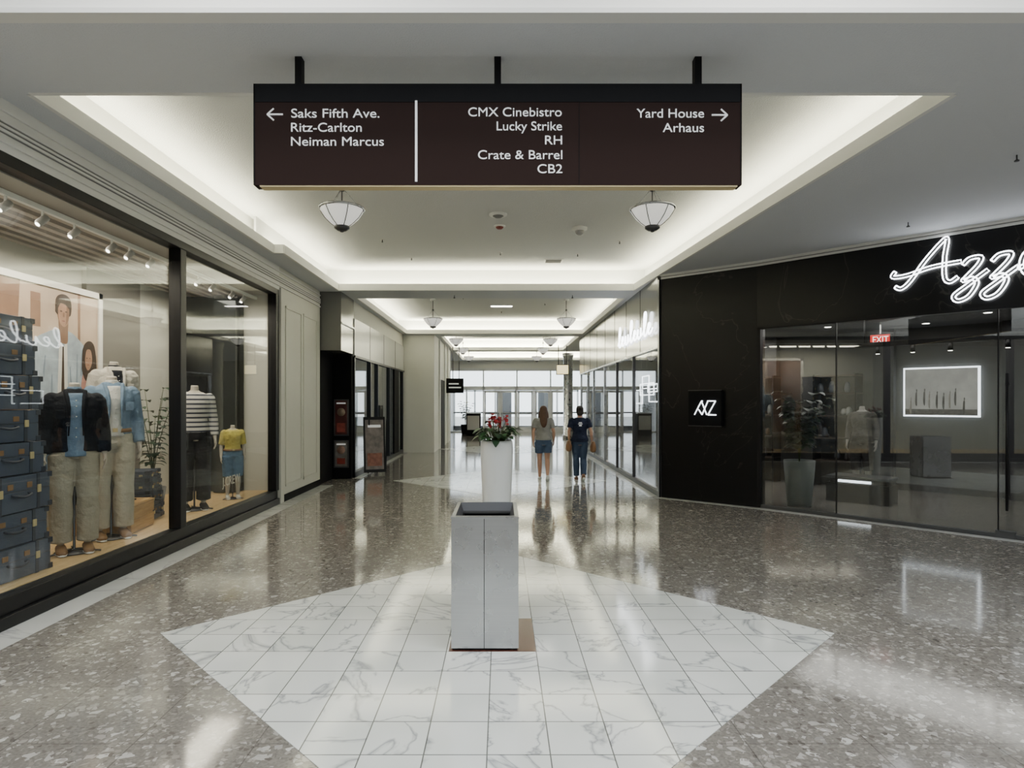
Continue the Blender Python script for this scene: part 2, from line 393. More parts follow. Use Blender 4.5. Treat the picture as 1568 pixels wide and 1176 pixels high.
tg=B(); tg.box(-4.02,-3.98,3.6,10.0,3.36,3.40,M_white)
for y in (4.6,4.95,5.35,5.75,6.3,6.6,7.0,7.6,8.1,8.5,9.1,9.5):
    M=Matrix.Translation((-4.0,y,3.28))@Matrix.Rotation(math.radians(-40),4,'X')@Matrix.Rotation(math.radians(15),4,'Y')
    tg.lathe([(.026,-.06),(.032,-.05),(.032,.045),(.02,.055)],mat('spot_housing',(.30,.29,.27),.5),n=14,M=M)
    tg.lathe([(.020,-.064),(.020,-.061)],M_lamp,n=14,M=M)
    tg.box(-4.008,-3.992,y-.008,y+.008,3.3,3.37,M_white)
tg.build('track_light_rail')
lg=group('shop_display_lighting')
area('display_light',(-4.35,5.2,3.33),(.5,2.6),84,(1,.88,.70),(0,0,0),lg)
area('display_light',(-4.35,8.3,3.33),(.5,2.8),70,(1,.88,.70),(0,0,0),lg)

# framed poster
pg=B(); X=-4.93
pg.box(X-.05,X,5.2,7.56,.70,3.02,mat('poster_border',(.8,.78,.74),.6))
def flat(poly,dx,m):
    n=len(poly); pg.add([(X+dx,y,z) for y,z in poly]+[(X+.0005,y,z) for y,z in poly],[tuple(range(n)),tuple(range(n,2*n))[::-1]]+[(i,(i+1)%n,n+(i+1)%n,n+i) for i in range(n)],m)
def ell(cy,cz,ry,rz,n=20,a=0):
    return [(cy+ry*math.cos(t)*math.cos(a)-rz*math.sin(t)*math.sin(a),cz+ry*math.cos(t)*math.sin(a)+rz*math.sin(t)*math.cos(a)) for t in [2*pi*i/n for i in range(n)]]
def sc(pts): return [(q.x,q.y) for q in cr([(a,c,0) for a,c in pts]+[(pts[0][0],pts[0][1],0)],4)[:-1]]
pk=mat('poster_sandstone',(.50,.38,.29),.6,noise=.4,nscale=2.2); pdk=mat('poster_brown',(.24,.135,.085),.6,noise=.5,nscale=3)
sh=mat('poster_shirt',(.38,.45,.52),.6,noise=.55,nscale=7); shd=mat('poster_shirt_fold',(.24,.30,.37),.6,noise=.3,nscale=9); sk=mat('poster_skin',(.36,.205,.135),.6,noise=.45,nscale=9); skd=mat('poster_skin_shadow',(.22,.12,.075),.6,noise=.3,nscale=9); hr=mat('poster_hair',(.045,.026,.017),.6,noise=.5,nscale=20); dn=mat('poster_denim',(.10,.15,.22),.6,noise=.4,nscale=8); pw_=mat('poster_white',(.68,.67,.64),.6,noise=.15,nscale=8)
flat([(5.27,.78),(7.49,.78),(7.49,2.95),(5.27,2.95)],.002,pk)
flat([(5.27,.78),(5.95,.78),(6.2,1.6),(6.28,2.95),(5.27,2.95)],.003,pdk)
flat([(7.14,2.35),(7.18,2.35),(7.18,2.95),(7.14,2.95)],.003,pdk)
flat([(6.42,2.5),(6.56,2.5),(6.56,2.86),(6.42,2.86)],.003,pdk)
flat([(6.35,.8),(7.25,.8),(7.2,1.75),(6.5,1.75)],.004,dn)
flat(sc([(6.46,1.58),(7.16,1.58),(7.28,1.95),(7.29,2.28),(7.12,2.44),(6.98,2.50),(6.80,2.50),(6.64,2.45),(6.46,2.34),(6.36,2.05)]),.005,sh)
flat([(6.80,1.62),(6.97,1.62),(6.96,2.42),(6.90,2.30),(6.84,2.48)],.006,pw_)
flat([(6.865,1.78),(6.90,1.74),(6.915,1.80),(6.905,2.32),(6.885,2.32)],.007,hr)
for a_,c_ in (((6.55,1.7),(6.62,2.2)),((7.1,1.7),(7.12,2.25)),((6.70,1.65),(6.72,2.0)),((7.03,1.62),(7.0,2.1)),((7.18,2.0),(7.2,2.3))): flat([a_,(a_[0]+.035,a_[1]),(c_[0]+.012,c_[1]),c_],.007,shd)
flat(sc([(6.85,2.36),(6.96,2.36),(6.97,2.50),(6.965,2.62),(6.84,2.62),(6.84,2.5)]),.0068,skd)
flat(sc([(6.78,2.70),(6.79,2.84),(6.86,2.90),(6.95,2.90),(7.02,2.84),(7.02,2.70),(6.97,2.66),(6.84,2.66)]),.0075,hr)
flat(sc([(6.815,2.74),(6.82,2.64),(6.86,2.56),(6.91,2.54),(6.955,2.57),(6.985,2.65),(6.985,2.76),(6.95,2.82),(6.87,2.82)]),.008,sk)
flat(sc([(6.93,2.56),(6.975,2.62),(6.985,2.74),(6.95,2.78),(6.945,2.68)]),.0085,skd)
flat(sc([(6.80,2.77),(6.84,2.80),(6.93,2.79),(6.995,2.75),(6.99,2.86),(6.92,2.90),(6.83,2.87)]),.009,hr)
for yy in (6.86,6.94): flat(ell(yy,2.712,.016,.006),.0095,hr)
flat([(6.895,2.70),(6.91,2.70),(6.915,2.65),(6.89,2.65)],.0095,skd); flat(ell(6.90,2.605,.024,.006),.0095,mat('poster_lips',(.22,.08,.06),.6))
flat(sc([(6.36,2.1),(6.5,2.22),(6.60,1.98),(6.66,1.78),(6.60,1.62),(6.44,1.68)]),.008,sh); flat(ell(6.66,1.66,.08,.04,a=.4),.009,sk)
flat(sc([(7.14,1.2),(7.46,1.2),(7.465,1.7),(7.46,2.0),(7.38,2.10),(7.24,2.06),(7.18,1.8)]),.010,mat('poster_rose',(.46,.24,.20),.6,noise=.7,nscale=20))
flat(sc([(7.20,2.08),(7.22,2.32),(7.32,2.42),(7.42,2.36),(7.455,2.1),(7.40,1.95),(7.26,1.95)]),.0105,hr)
flat(sc([(7.25,2.2),(7.26,2.12),(7.30,2.07),(7.35,2.11),(7.375,2.2),(7.35,2.31),(7.28,2.31)]),.011,sk); flat(ell(7.305,2.135,.018,.005),.0115,MATS['poster_lips'])
for yy in (7.285,7.335): flat(ell(yy,2.215,.011,.005),.0115,hr)
for yy in (5.2,7.49): pg.box(X,X+.02,yy,yy+.07,.70,3.02,MATS['poster_border'])
for zz in (.70,2.95): pg.box(X,X+.02,5.2,7.56,zz,zz+.07,MATS['poster_border'])
for yy in (5.6,7.1): pg.box(X-.05,X-.02,yy,yy+.06,.24,.75,M_black); pg.box(X-.25,X-.02,yy,yy+.06,.24,.27,M_black)
pg.build('framed_fashion_poster')

# suitcases
M_case=mat('blue_leather',(.060,.078,.12),.5,noise=.25,nscale=9,bump=.3,bscale=150); M_cased=mat('navy_leather',(.03,.036,.055),.5); M_tan=mat('tan_leather',(.26,.14,.06),.5)
def suitcase(cx,cy,z,lx,ly,h,rz=0,m=None):
    m=m or M_case; b=B(); r=.035
    def rr(ax,ay): 
        out=[]
        for sx,sy,a0 in ((1,1,0),(-1,1,pi/2),(-1,-1,pi),(1,-1,1.5*pi)):
            for k in range(5):
                a=a0+pi/2*k/4; out.append((sx*(ax-r)+r*math.cos(a),sy*(ay-r)+r*math.sin(a)))
        return out
    b.prism(rr(lx/2,ly/2),.004,h*.56,m); b.prism(rr(lx/2,ly/2),h*.58,h-.004,m); b.prism(rr(lx/2-.006,ly/2-.006),h*.55,h*.59,M_steeld)
    for sx in(-1,1):
        for sy in(-1,1):
            for z0,z1 in((0,.045),(h-.045,h)):
                x0,x1=sorted((sx*(lx/2+.003),sx*(lx/2-.05))); y0,y1=sorted((sy*(ly/2+.003),sy*(ly/2-.05)))
                b.box(x0,x1,y0,y1,z0,z1,M_cased)
    for sy in(-.28,.28):
        b.box(-lx/2-.005,lx/2+.005,sy*ly-.018,sy*ly+.018,-.0,h+.001,M_cased)
        b.box(lx/2+.004,lx/2+.014,sy*ly-.02,sy*ly+.02,h*.46,h*.68,M_gold)
    b.tube(cr([(lx/2+.004,-.09,h*.5),(lx/2+.035,-.085,h*.47),(lx/2+.045,0,h*.42),(lx/2+.035,.085,h*.47),(lx/2+.004,.09,h*.5)],4),.011,M_cased,n=8,ref=(0,0,1))
    for sx in(-.2,.2): b.box(sx*lx-.02,sx*lx+.02,-ly/2-.012,-ly/2-.003,h*.48,h*.68,M_gold)
    b.tube(cr([(-.07,-ly/2,h*.5),(-.06,-ly/2-.035,h*.45),(.06,-ly/2-.035,h*.45),(.07,-ly/2,h*.5)],4),.01,M_cased,n=8,ref=(0,0,1))
    for sy in(-.14,.14): b.box(lx/2+.001,lx/2+.006,sy*ly-.03,sy*ly+.03,h*.64,h*.8,M_tan)
    b.build('suitcase',bevel=.006,loc=(cx,cy,z),rz=rz)
z=.238
for i,h in enumerate((.27,.27,.30,.27,.27,.29,.26,.24)):
    suitcase(-4.24-.012*i+random.uniform(-.02,.02),5.06+random.uniform(-.03,.03),z,.54-.015*i,.80-.02*i,h,random.uniform(-.07,.07)); z+=h+.003
z=.238
for i,h in enumerate((.17,.15,.15,.13)):
    suitcase(-4.50,7.68,z,.36-.02*i,.50-.03*i,h,.2); z+=h+.003
b=B(); b.box(-.3,.3,-.3,.3,0,.32,M_oakbox)
for z in(.0,.16): 
    b.box(-.31,.31,-.31,.31,z+.01,z+.15,M_oakbox)
b.build('wooden_plinth',bevel=.006,loc=(-4.42,7.0,.238),rz=.15)

# ------------------------------------------------------------------ figures
def pathcut(pts,rad,f):
    P=[Vector(p) for p in pts]; L=[(P[i+1]-P[i]).length for i in range(len(P)-1)]; tot=sum(L)*f; op=[P[0]];orr=[rad[0]];a=0
    for i,l in enumerate(L):
        if a+l>=tot-1e-9:
            t=(tot-a)/l; op.append(P[i].lerp(P[i+1],t)); orr.append(rad[i]+(rad[i+1]-rad[i])*t); return op,orr
        a+=l; op.append(P[i+1]); orr.append(rad[i+1])
    return op,orr
def addr(rad,e): return [((r[0]+e,r[1]+e) if isinstance(r,tuple) else r+e) for r in rad]
TORSO=[(.82,.09,.09,0),(.88,.160,.118,-.01),(.95,.168,.118,-.015),(1.04,.138,.098,0),(1.12,.128,.092,.005),(1.22,.150,.108,.01),(1.31,.165,.112,.01),(1.38,.160,.095,0),(1.415,.115,.075,-.005),(1.45,.06,.06,0)]
def torso(b,m,z0,z1,e,n=24,flare=0):
    ps=[];rs=[]
    zs=[z0]+[r[0] for r in TORSO if z0<r[0]<z1]+[z1]
    for z in zs:
        for i in range(len(TORSO)-1):
            a,c=TORSO[i],TORSO[i+1]
            if a[0]<=z<=c[0]:
                t=(z-a[0])/(c[0]-a[0]); fl=flare*max(0,(1.1-z))/.3
                ps.append((0,a[3]+(c[3]-a[3])*t,z)); rs.append((a[1]+(c[1]-a[1])*t+e+fl,a[2]+(c[2]-a[2])*t+e+fl)); break
    b.tube(ps,rs,m,n=n)
def hand(b,w,d,side,m):
    w=Vector(w); d=Vector(d).normalized(); f=Vector((0,1,0)); f=(f-d*f.dot(d)).normalized(); s=Vector((-side,0,0)); s=(s-d*s.dot(d)-f*s.dot(f)).normalized()
    b.tube([w-d*.02,w+d*.02,w+d*.06,w+d*.09],[(.018,.024),(.018,.034),(.016,.040),(.012,.036)],m,n=12)
    for k,(o,l) in enumerate(((.033,.07),(.011,.08),(-.011,.075),(-.033,.058))):
        a=w+d*.08+f*o
        b.tube([a,a+d*l*.45+s*.006+f*o*.15,a+d*l*.75+s*.018+f*o*.2,a+d*l*.92+s*.034+f*o*.2],[.0095,.009,.008,.006],m,n=8)
    a=w+d*.025+f*.028
    b.tube([a,a+d*.03+f*.028+s*.008,a+d*.062+f*.036+s*.02],[.012,.011,.008],m,n=8)
def figure(name,loc,rz,H,o):
    g=group(name,loc,rz,H/1.7)
    skin=o.get('skin',M_skin); vox=o.get('vox',.007)
    legs=o.get('legs',[[(-.09,0,.88),(-.098,.02,.49),(-.10,-.01,.09)],[(.09,0,.88),(.098,.02,.49),(.10,-.01,.09)]])
    arms=o.get('arms',[[(-.165,0,1.37),(-.215,-.03,1.11),(-.225,.03,.88)],[(.165,0,1.37),(.215,-.03,1.11),(.225,.03,.88)]])
    feet=o.get('feet',[0,0])
    def legpts(l):
        h,k,a=[Vector(p) for p in l]; c=k.lerp(a,.32)+Vector((0,-.015,0))
        return [h,h.lerp(k,.5),k,c,k.lerp(a,.7),a],[(.088,.092),.073,.052,.056,.042,.034]
    def armpts(l):
        s,e,w=[Vector(p) for p in l]; return [s,s.lerp(e,.35),e,e.lerp(w,.3),w],[.048,.044,.035,.037,.024]
    b=B(); torso(b,skin,.83,1.45,0)
    for l in legs: p,r=legpts(l); b.tube(p,r,skin,n=16)
    for i,l in enumerate(arms):
        p,r=armpts(l); b.ball(p[0],.050,skin); b.tube(p,r,skin,n=14)
        hand(b,p[-1],(p[-1]-p[-2]),(-1,1)[i],skin)
    for i,l in enumerate(legs):
        a=Vector(l[2]); q=feet[i]; dz=-math.sin(q)*.15
        b.tube([a+Vector((0,-.03,-.03)),a+Vector((0,.06,-.045+dz*.3)),a+Vector((0,.15*math.cos(q),-.06+dz))],[(.034,.03),(.038,.028),(.034,.018)],skin,n=12)
    if o.get('head',True):
        b.tube([(0,-.005,1.42),(0,0,1.46),(0,.005,1.52)],[(.06,.06),(.048,.05),(.048,.052)],skin,n=16)
        hz=[(1.475,.02,.025,.045),(1.488,.040,.05,.03),(1.52,.056,.075,.015),(1.56,.066,.088,.008),(1.60,.072,.094,.002),(1.64,.070,.092,0),(1.67,.056,.076,-.003),(1.69,.03,.042,-.004)]
        b.tube([(0,h[3],h[0]) for h in hz],[(h[1],h[2]) for h in hz],skin,n=22)
        b.tube([(0,.088,1.60),(0,.103,1.565),(0,.094,1.55)],[.008,.014,.010],skin,n=8)
        for s_ in(-1,1): b.ball((s_*.074,0,1.578),(.010,.018,.032),skin,n=10)
        b.ball((0,.085,1.52),(.024,.012,.008),skin,n=10)
    else:
        b.tube([(0,-.005,1.42),(0,0,1.46),(0,.003,1.52)],[(.06,.06),(.046,.048),(.043,.046)],skin,n=16)
    b.fuse('body',g,vox)
    if o.get('head',True):
        e=B()
        for s_ in(-1,1):
            e.ball((s_*.028,.088,1.592),(.013,.008,.008),mat('eye_white',(.8,.8,.8),.3),n=10); e.ball((s_*.028,.094,1.592),(.006,.004,.006),M_blackmat,n=8)
            e.tube([(s_*.014,.094,1.612),(s_*.03,.096,1.617),(s_*.044,.086,1.611)],.0035,o['hair'],n=6)
        e.ball((0,.096,1.521),(.019,.006,.006),mat('lips',(.4,.13,.11),.5),n=10)
        e.build('face',g)
        h=B(); hm=o['hair']
        h.tube([(0,-.03,1.50),(0,-.028,1.56),(0,-.022,1.61),(0,-.012,1.66),(0,-.006,1.70),(0,-.006,1.715)],[(.062,.055),(.083,.082),(.087,.092),(.082,.098),(.055,.072),(.02,.02)],hm,n=22)
        if o.get('long'):
            h.tube([(0,-.045,1.62),(0,-.07,1.52),(0,-.085,1.44),(0,-.11,1.36),(0,-.125,1.28),(0,-.12,1.22)],[(.08,.06),(.085,.05),(.090,.045),(.085,.036),(.066,.03),(.03,.02)],hm,n=18)
            for s_ in(-1,1): h.tube([(s_*.06,.0,1.64),(s_*.085,-.01,1.56),(s_*.095,-.02,1.46),(s_*.09,-.04,1.36)],[.02,.024,.026,.012],hm,n=10)
        else:
            h.tube([(0,-.05,1.60),(0,-.075,1.54),(0,-.08,1.49)],[(.07,.05),(.065,.04),(.04,.025)],hm,n=14)
            if o.get('bun'): h.ball((0,-.10,1.66),.045,hm)
        h.fuse('hair',g,.007,2)
    tm,frac,e=o['top']; b=B(); torso(b,tm,o.get('hem',.93),1.435,e,flare=o.get('flare',0))
    for l in arms:
        p,r=armpts(l); p2,r2=pathcut(p,[x+.004 for x in r],frac); b.ball(p[0],.050+e*.6,tm); b.tube(p2,addr(r2,e),tm,n=16)
    if o.get('collar'): b.tube([(0,-.012,1.42),(0,-.016,1.462)],[(.075+e,.065+e),(.058+e,.052+e)],tm,n=18)
    b.fuse('top_garment',g,vox)
    if 'inner' in o:
        im=o['inner']; b=B()
        fy=[(o.get('hem',.93)-.035,.103+e,.11),(1.04,.098+e,.10),(1.12,.097+e,.10),(1.22,.118+e,.10),(1.31,.122+e,.105),(1.38,.098+e,.10),(1.425,.074+e,.075)]
        b.tube([(0,.03,z_) for z_,f_,w_ in fy],[(w_,f_+.012-.03) for z_,f_,w_ in fy],im,n=26)
        b.tube([(0,.0,1.42),(0,.002,1.485)],[(.066,.068),(.054,.056)],im,n=16)
        b.fuse('inner_shirt',g,vox,2)
        b=B()
        for s_ in(-1,1): 
            b.box(s_*.115-.035,s_*.115+.035,.105+e*.6,.127+e*.6,1.20,1.28,tm)
            b.tube([(s_*.075,.045+e,1.45),(s_*.062,.095+e,1.38),(s_*.052,.128+e,1.30),(s_*.05,.125+e,1.18),(s_*.055,.108+e,1.05)],[.016,.017,.013,.008,.006],tm,n=8)
        for k in range(6): b.ball((0,.036+fy[min(6,1+k)][1]-.018,[1.04,1.12,1.22,1.31,1.36,1.38][k]),.006,M_white,n=8)
        b.build('lapels_pockets_buttons',g,bevel=.003)
    bm,frac,e,wide=o['bottom']; b=B(); torso(b,bm,.84,o.get('waist',1.02),e*.8)
    for l in legs:
        p,r=legpts(l); p2,r2=pathcut(p,[.09,.076,.054,.058,.045,.04],frac); n_=len(p2)
        b.tube(p2,[x+e+wide*i/max(1,n_-1) for i,x in enumerate(r2)],bm,n=18)
    b.fuse('bottom_garment',g,vox)
    if o.get('belt'):
        b=B(); b.tube([(0,-.004,1.0),(0,-.002,1.035)],[(.155+e,.115+e),(.145+e,.108+e)],o['belt'],n=28); b.box(-.02,.02,.108+e,.118+e,1.0,1.035,M_gold); b.build('belt',g)
    if 'shoe' in o:
        b=B()
        for i,l in enumerate(legs):
            a=Vector(l[2]); q=feet[i]; c,s2=math.cos(q),math.sin(q)
            def R(y,z): return a+Vector((0,y*c+z*s2,-y*s2+z*c))
            b.tube([R(-.065,-.05),R(-.05,-.045),R(.0,-.042),R(.07,-.05),R(.13,-.058),R(.17,-.066)],[(.02,.02),(.038,.038),(.042,.044),(.044,.034),(.045,.026),(.026,.016)],o['shoe'],n=14)
            b.tube([R(-.068,-.08),R(.0,-.08),R(.09,-.08),R(.18,-.078)],[(.034,.009),(.040,.009),(.048,.009),(.026,.008)],o.get('sole',M_white),n=12)
        b.build('shoes',g)
    if o.get('stand'):
        b=B(); b.lathe([(.15,0),(.15,.01),(.02,.016),(.011,.03),(.011,.86),(.0,.86)],M_steeld,n=20,c=(0,-.02,0))
        for k in range(3):
            a=k*2.1+.5; b.tube([(0,-.02,.03),(.22*math.cos(a),-.02+.22*math.sin(a),.01)],.009,M_steeld,n=8)
        b.build('stand',g)
    if 'extra' in o: o['extra'](g)
    return g
F0=.238
den=cloth('denim_light',(.17,.25,.36),.3); dend=cloth('denim_blue',(.07,.11,.19),.3)
navy=cloth('navy_wool',(.010,.012,.018)); khaki=cloth('khaki_cotton',(.40,.36,.28)); cream=cloth('cream_denim',(.50,.46,.37))
mk=dict(head=False,skin=M_mann,vox=.009,stand=True)
figure('clothed_mannequin',(-4.14,5.95,F0),math.radians(-140),1.84,dict(mk,top=(navy,.97,.024),inner=den,bottom=(khaki,.98,.016,.03),collar=True,hem=.90,shoe=M_tan))
figure('clothed_mannequin',(-4.18,6.58,F0),math.radians(-135),1.94,dict(mk,top=(den,.97,.020),inner=cloth('white_cotton',(.6,.6,.58)),bottom=(cream,.98,.016,.03),collar=True,hem=.99,belt=M_tan,shoe=M_tan))
figure('clothed_mannequin',(-4.42,7.0,F0+.325),math.radians(-130),1.78,dict(mk,top=(cloth('ivory_jacket',(.55,.52,.46)),.97,.026),inner=navy,bottom=(khaki,.98,.016,.03),collar=True,hem=.90,shoe=M_tan))
figure('clothed_mannequin',(-4.15,8.3,F0),math.radians(-145),1.88,dict(mk,top=(stripes('striped_knit',(.62,.60,.56),(.03,.035,.06),.055,duty=.62),.95,.014),bottom=(cloth('black_trousers',(.015,.015,.018)),.96,.014,.03),hem=.96,shoe=M_blackmat))
figure('clothed_mannequin',(-4.05,9.25,F0),math.radians(-150),1.24,dict(mk,top=(cloth('yellow_knit',(.62,.54,.14)),.5,.018),bottom=(cloth('blue_shorts',(.10,.20,.34)),.5,.03,.02),hem=.98,belt=M_tan,shoe=M_white))

def leaf(b,base,d,L,W,m,droop=.3,n=5):
    base=Vector(base); d=Vector(d).normalized(); side=d.cross(Vector((0,0,1)))
    if side.length<.1: side=Vector((1,0,0))
    side.normalize(); vs=[];fs=[]
    for i in range(n+1):
        t=i/n; p=base+d*L*t+Vector((0,0,-droop*L*t*t)); w=W*math.sin(pi*min(.98,.08+t*.9))**.8
        up=Vector((0,0,w*.25)); vs+=[p-side*w+up,p,p+side*w+up]
    for i in range(n):
        a=i*3; fs+=[(a,a+1,a+4,a+3),(a+1,a+2,a+5,a+4)]
    b.add(vs,fs,m,True)
grn=mat('leaf_green',(.035,.09,.03),.4,noise=.4,nscale=12); grnd=mat('dark_leaf',(.025,.055,.025),.4,noise=.4,nscale=12); stemm=mat('stem',(.06,.08,.03),.7); soil=mat('soil',(.03,.02,.015),.9)
def palm(name,loc,h,potr,poth,potm,nf=9,lf=grn,leafL=.14,wr=.24):
    b=B(); b.lathe([(potr*.7,0),(potr*.75,.01),(potr,poth),(potr*.9,poth),(potr*.88,poth-.04)],potm,n=28); b.lathe([(potr*.87,poth-.06),(potr*.87,poth-.05)],soil,n=24)
    for i in range(nf):
        a=i*2.399; tilt=.10+.28*(i%3)/2; L=(h-poth)*(.65+.35*random.random())
        pts=[Vector((0,0,poth-.05))+Vector((math.cos(a)*tilt*L*t*t,math.sin(a)*tilt*L*t*t,L*t)) for t in (0,.25,.5,.75,1)]
        b.tube(pts,[.008,.007,.006,.005,.003],stemm,n=6)
        for k in range(7):
            t=.35+.65*k/6; j=min(3,int(t*4)); q=pts[j].lerp(pts[j+1],t*4-j)
            for s_ in(-1,1):
                aa=a+s_*(1.0-.5*t)+random.uniform(-.3,.3)
                leaf(b,q,(math.cos(aa),math.sin(aa),.35),leafL*(1.1-.4*t),leafL*wr,lf,.5)
    return b.build(name,loc=loc)
palm('potted_plant',(-4.74,8.35,F0),1.75,.16,.30,mat('grey_pot',(.2,.2,.2),.6),8,grnd,.17)

# ------------------------------------------------------------------ left walls beyond the shop
b=B()
b.box(XL-.3,XL,10.22,12.5,0,HC+.5,M_cream)
b.box(-3.9,-3.72,12.5,13.5,0,HC+.4,M_blackmat)
b.box(XL-.5,-3.3,13.5,13.62,0,2.75,M_blackmat)
b.build('wall_left')
b=B()
for y in (10.5,11.45): 
    for (y0,y1,z0,z1) in ((y,y+.85,.25,.29),(y,y+.85,3.3,3.34),(y,y+.04,.25,3.34),(y+.81,y+.85,.25,3.34)): b.box(XL,XL+.012,y0,y1,z0,z1,M_cream)
b.box(XL,XL+.03,10.22,10.36,0,3.6,M_cream)
b.build('trim_wall_panels')
b=B(); b.box(XL,XL+.02,10.36,12.5,0,.12,M_blackmat); b.build('baseboard_left')
b=B()
b.box(-3.9,-3.28,12.55,13.62,2.75,HC,M_greypanel)
b.box(-3.5,-3.26,13.62,20.5,2.72,3.55,mat('header_white_panel',(.56,.57,.55),.25))
b.box(-3.5,-3.30,13.62,20.5,3.55,HC,M_cream)
for y in (15.2,17.0,18.8): b.box(-3.262,-3.255,y,y+.03,2.72,3.55,M_steeld)
b.box(-3.27,-3.24,13.62,20.5,2.68,2.73,M_black); b.box(-3.28,-3.25,12.55,13.6,3.3,3.33,M_steel)
b.build('trim_store_header')
b=B()
for y in (13.62,15.3,16.2,17.9,20.3): b.box(-3.36,-3.26,y,y+.08,0,2.7,M_black)
b.box(-3.36,-3.26,13.62,20.4,0,.12,M_black)
b.box(-3.3,-3.24,16.28,16.8,.6,1.6,M_blackmat); b.box(-3.3,-3.24,18.6,19.4,.12,2.7,M_blackmat)
b.build('window_frame_left_far')
B().box(-3.33,-3.31,13.7,20.3,.12,2.7,M_glassd).build('window_2')
b=B(); b.box(-6,-5.9,12.5,20.5,0,HC,mat('dark_interior_wall',(.06,.06,.065),.5)); b.build('wall_left_far_interior')
b=B()
for i in range(5): b.box(-5.4,-5.0,13.9+i*1.3,14.5+i*1.3,0,1.4+.3*(i%2),mat('display_shelf',(.2,.2,.2),.4)); b.box(-5.38,-5.02,13.95+i*1.3,14.4+i*1.3,1.42+.3*(i%2),1.6+.3*(i%2),mat('display_goods',(.35,.12,.1),.5,noise=.6,nscale=9))
b.build('merchandise_cabinets',bevel=.01)
def poster(name,x0,x1,z0,z1,y,cols):
    b=B(); b.box(x0,x1,y-.03,y,z0,z1,M_steeld)
    b.box(x0+.03,x1-.03,y-.034,y-.03,z0+.03,z1-.03,mat(name+str(y)+str(z0),cols[0],.3,noise=.7,nscale=9))
    b.box(x0+.07,x1-.07,y-.037,y-.034,z0+.08,z0+(z1-z0)*.35,mat('pa'+str(x0)+str(z0),cols[1],.3,noise=.8,nscale=14))
    b.lathe([(.09,-.002),(.09,.002)],mat('pb'+str(x0)+str(z0),cols[2],.3,noise=.7,nscale=14),n=18,M=Matrix.Translation(((x0+x1)/2,y-.037,z0+(z1-z0)*.65))@Matrix.Rotation(pi/2,4,'X'))
    b.box(x0+.06,x1-.06,y-.037,y-.034,z1-.10,z1-.07,M_signtxt)
    b.build('movie_poster')
poster('p',-3.68,-3.36,.25,.85,13.498,[(.20,.19,.18),(.25,.04,.03),(.30,.18,.14)])
poster('p',-3.68,-3.36,.95,1.75,13.498,[(.08,.02,.02),(.25,.05,.04),(.22,.16,.12)])
b=B()
M=Matrix.Translation((-2.95,14.3,0))@Matrix.Rotation(.35,4,'Z')@Matrix.Rotation(-.12,4,'X')
b.box(-.25,.25,-.02,.02,.05,1.35,M_black,M); b.box(-.21,.21,-.025,-.02,.12,1.28,mat('easel_print',(.22,.19,.18),.4,noise=.8,nscale=9),M); b.box(-.17,.17,-.028,-.025,.2,.5,mat('easel_print2',(.3,.12,.08),.4,noise=.8,nscale=12),M); b.box(-.15,.15,-.028,-.025,1.1,1.16,M_signtxt,M)
M=Matrix.Translation((-2.95,14.55,0))@Matrix.Rotation(.35,4,'Z')@Matrix.Rotation(.1,4,'X')
b.box(-.22,-.19,-.01,.01,.0,1.3,M_black,M); b.box(.19,.22,-.01,.01,0,1.3,M_black,M)
b.build('poster_easel')
b=B(); b.box(-4.0,-2.25,20.5,20.7,0,HC,M_cream); b.box(-2.45,-2.25,20.7,27,0,HC,M_cream)
for y in (22,24,25.4): b.box(-2.25,-2.2,y,y+.25,0,HC,M_white)
b.box(-2.22,-2.2,22.4,23.8,0,2.5,M_blackmat)
b.build('wall_left_far')
b=B(); b.box(-2.95,-2.25,26.95,27.05,0,HC,M_cream); b.box(-4.5,-2.85,30,30.2,0,HC,M_white); b.build('wall_left_end_return')
b=B(); b.box(-2.25,-1.55,25.0,25.08,2.05,2.65,M_blackmat); b.box(-2.0,-1.97,25.02,25.06,2.65,HC,M_black); b.box(-1.75,-1.72,25.02,25.06,2.65,HC,M_black)
b.box(-2.15,-1.65,24.995,25.0,2.25,2.3,M_signtxt); b.box(-2.15,-1.75,24.995,25.0,2.4,2.45,M_signtxt); b.build('hanging_blade_sign')
B().box(-9,-8.9,-7,-3,0,5.3,M_cream).box(-9,-3.85,-3.2,-3.02,0,5.3,M_cream).box(-9,-3.85,-3,3.6,4.45,5.3,M_cream).build('wall_left_near')

# ------------------------------------------------------------------ right: black marble store
b=B()
def inn(p,d,nx=NN.x,ny=NN.y): return (p[0]+nx*d,p[1]+ny*d)
b.prism([P0,P1,inn(P1,.3),(P0[0]+.04,P0[1]+.35)],0,3.87,M_blackmarb)
b.prism([P1,P3,inn(P3,.3),inn(P1,.3)],2.9,3.87,M_blackmarb)
b.box(2.8,2.9,10.92,11.02,0,3.87,M_blackmarb)
b.build('wall_right_black_marble')
b=B()
b.prism([inn(P0,-.02),inn(P1,-.02),inn(P3,-.02),inn(P3,.3),inn(P1,.3),inn(P0,.3)],3.87,HC,M_white)
b.prism([inn(P0,-.05),inn(P1,-.05),inn(P3,-.05),inn(P3,.1),inn(P1,.1),inn(P0,.1)],3.925,3.948,M_white)
b.prism([inn(P0,-.024),inn(P1,-.024),inn(P3,-.024),inn(P3,.1),inn(P1,.1),inn(P0,.1)],3.90,3.912,MATS['groove_grey'])
b.build('trim_right_cornice')
def fr(u0,u1,d0,d1,z0,z1,m,bb): bb.prism([along(P1,u0,d0),along(P1,u1,d0),along(P1,u1,d1),along(P1,u0,d1)],z0,z1,m)
b=B()
fr(0,7.3,.02,.08,0,.05,M_steeld,b); fr(0,7.3,.0,.10,2.86,2.9,M_black,b); fr(0,.05,0,.1,0,2.9,M_black,b)
for u in (1.15,3.02,4.05,6.2): fr(u,u+.012,.03,.07,.05,2.86,M_black,b)
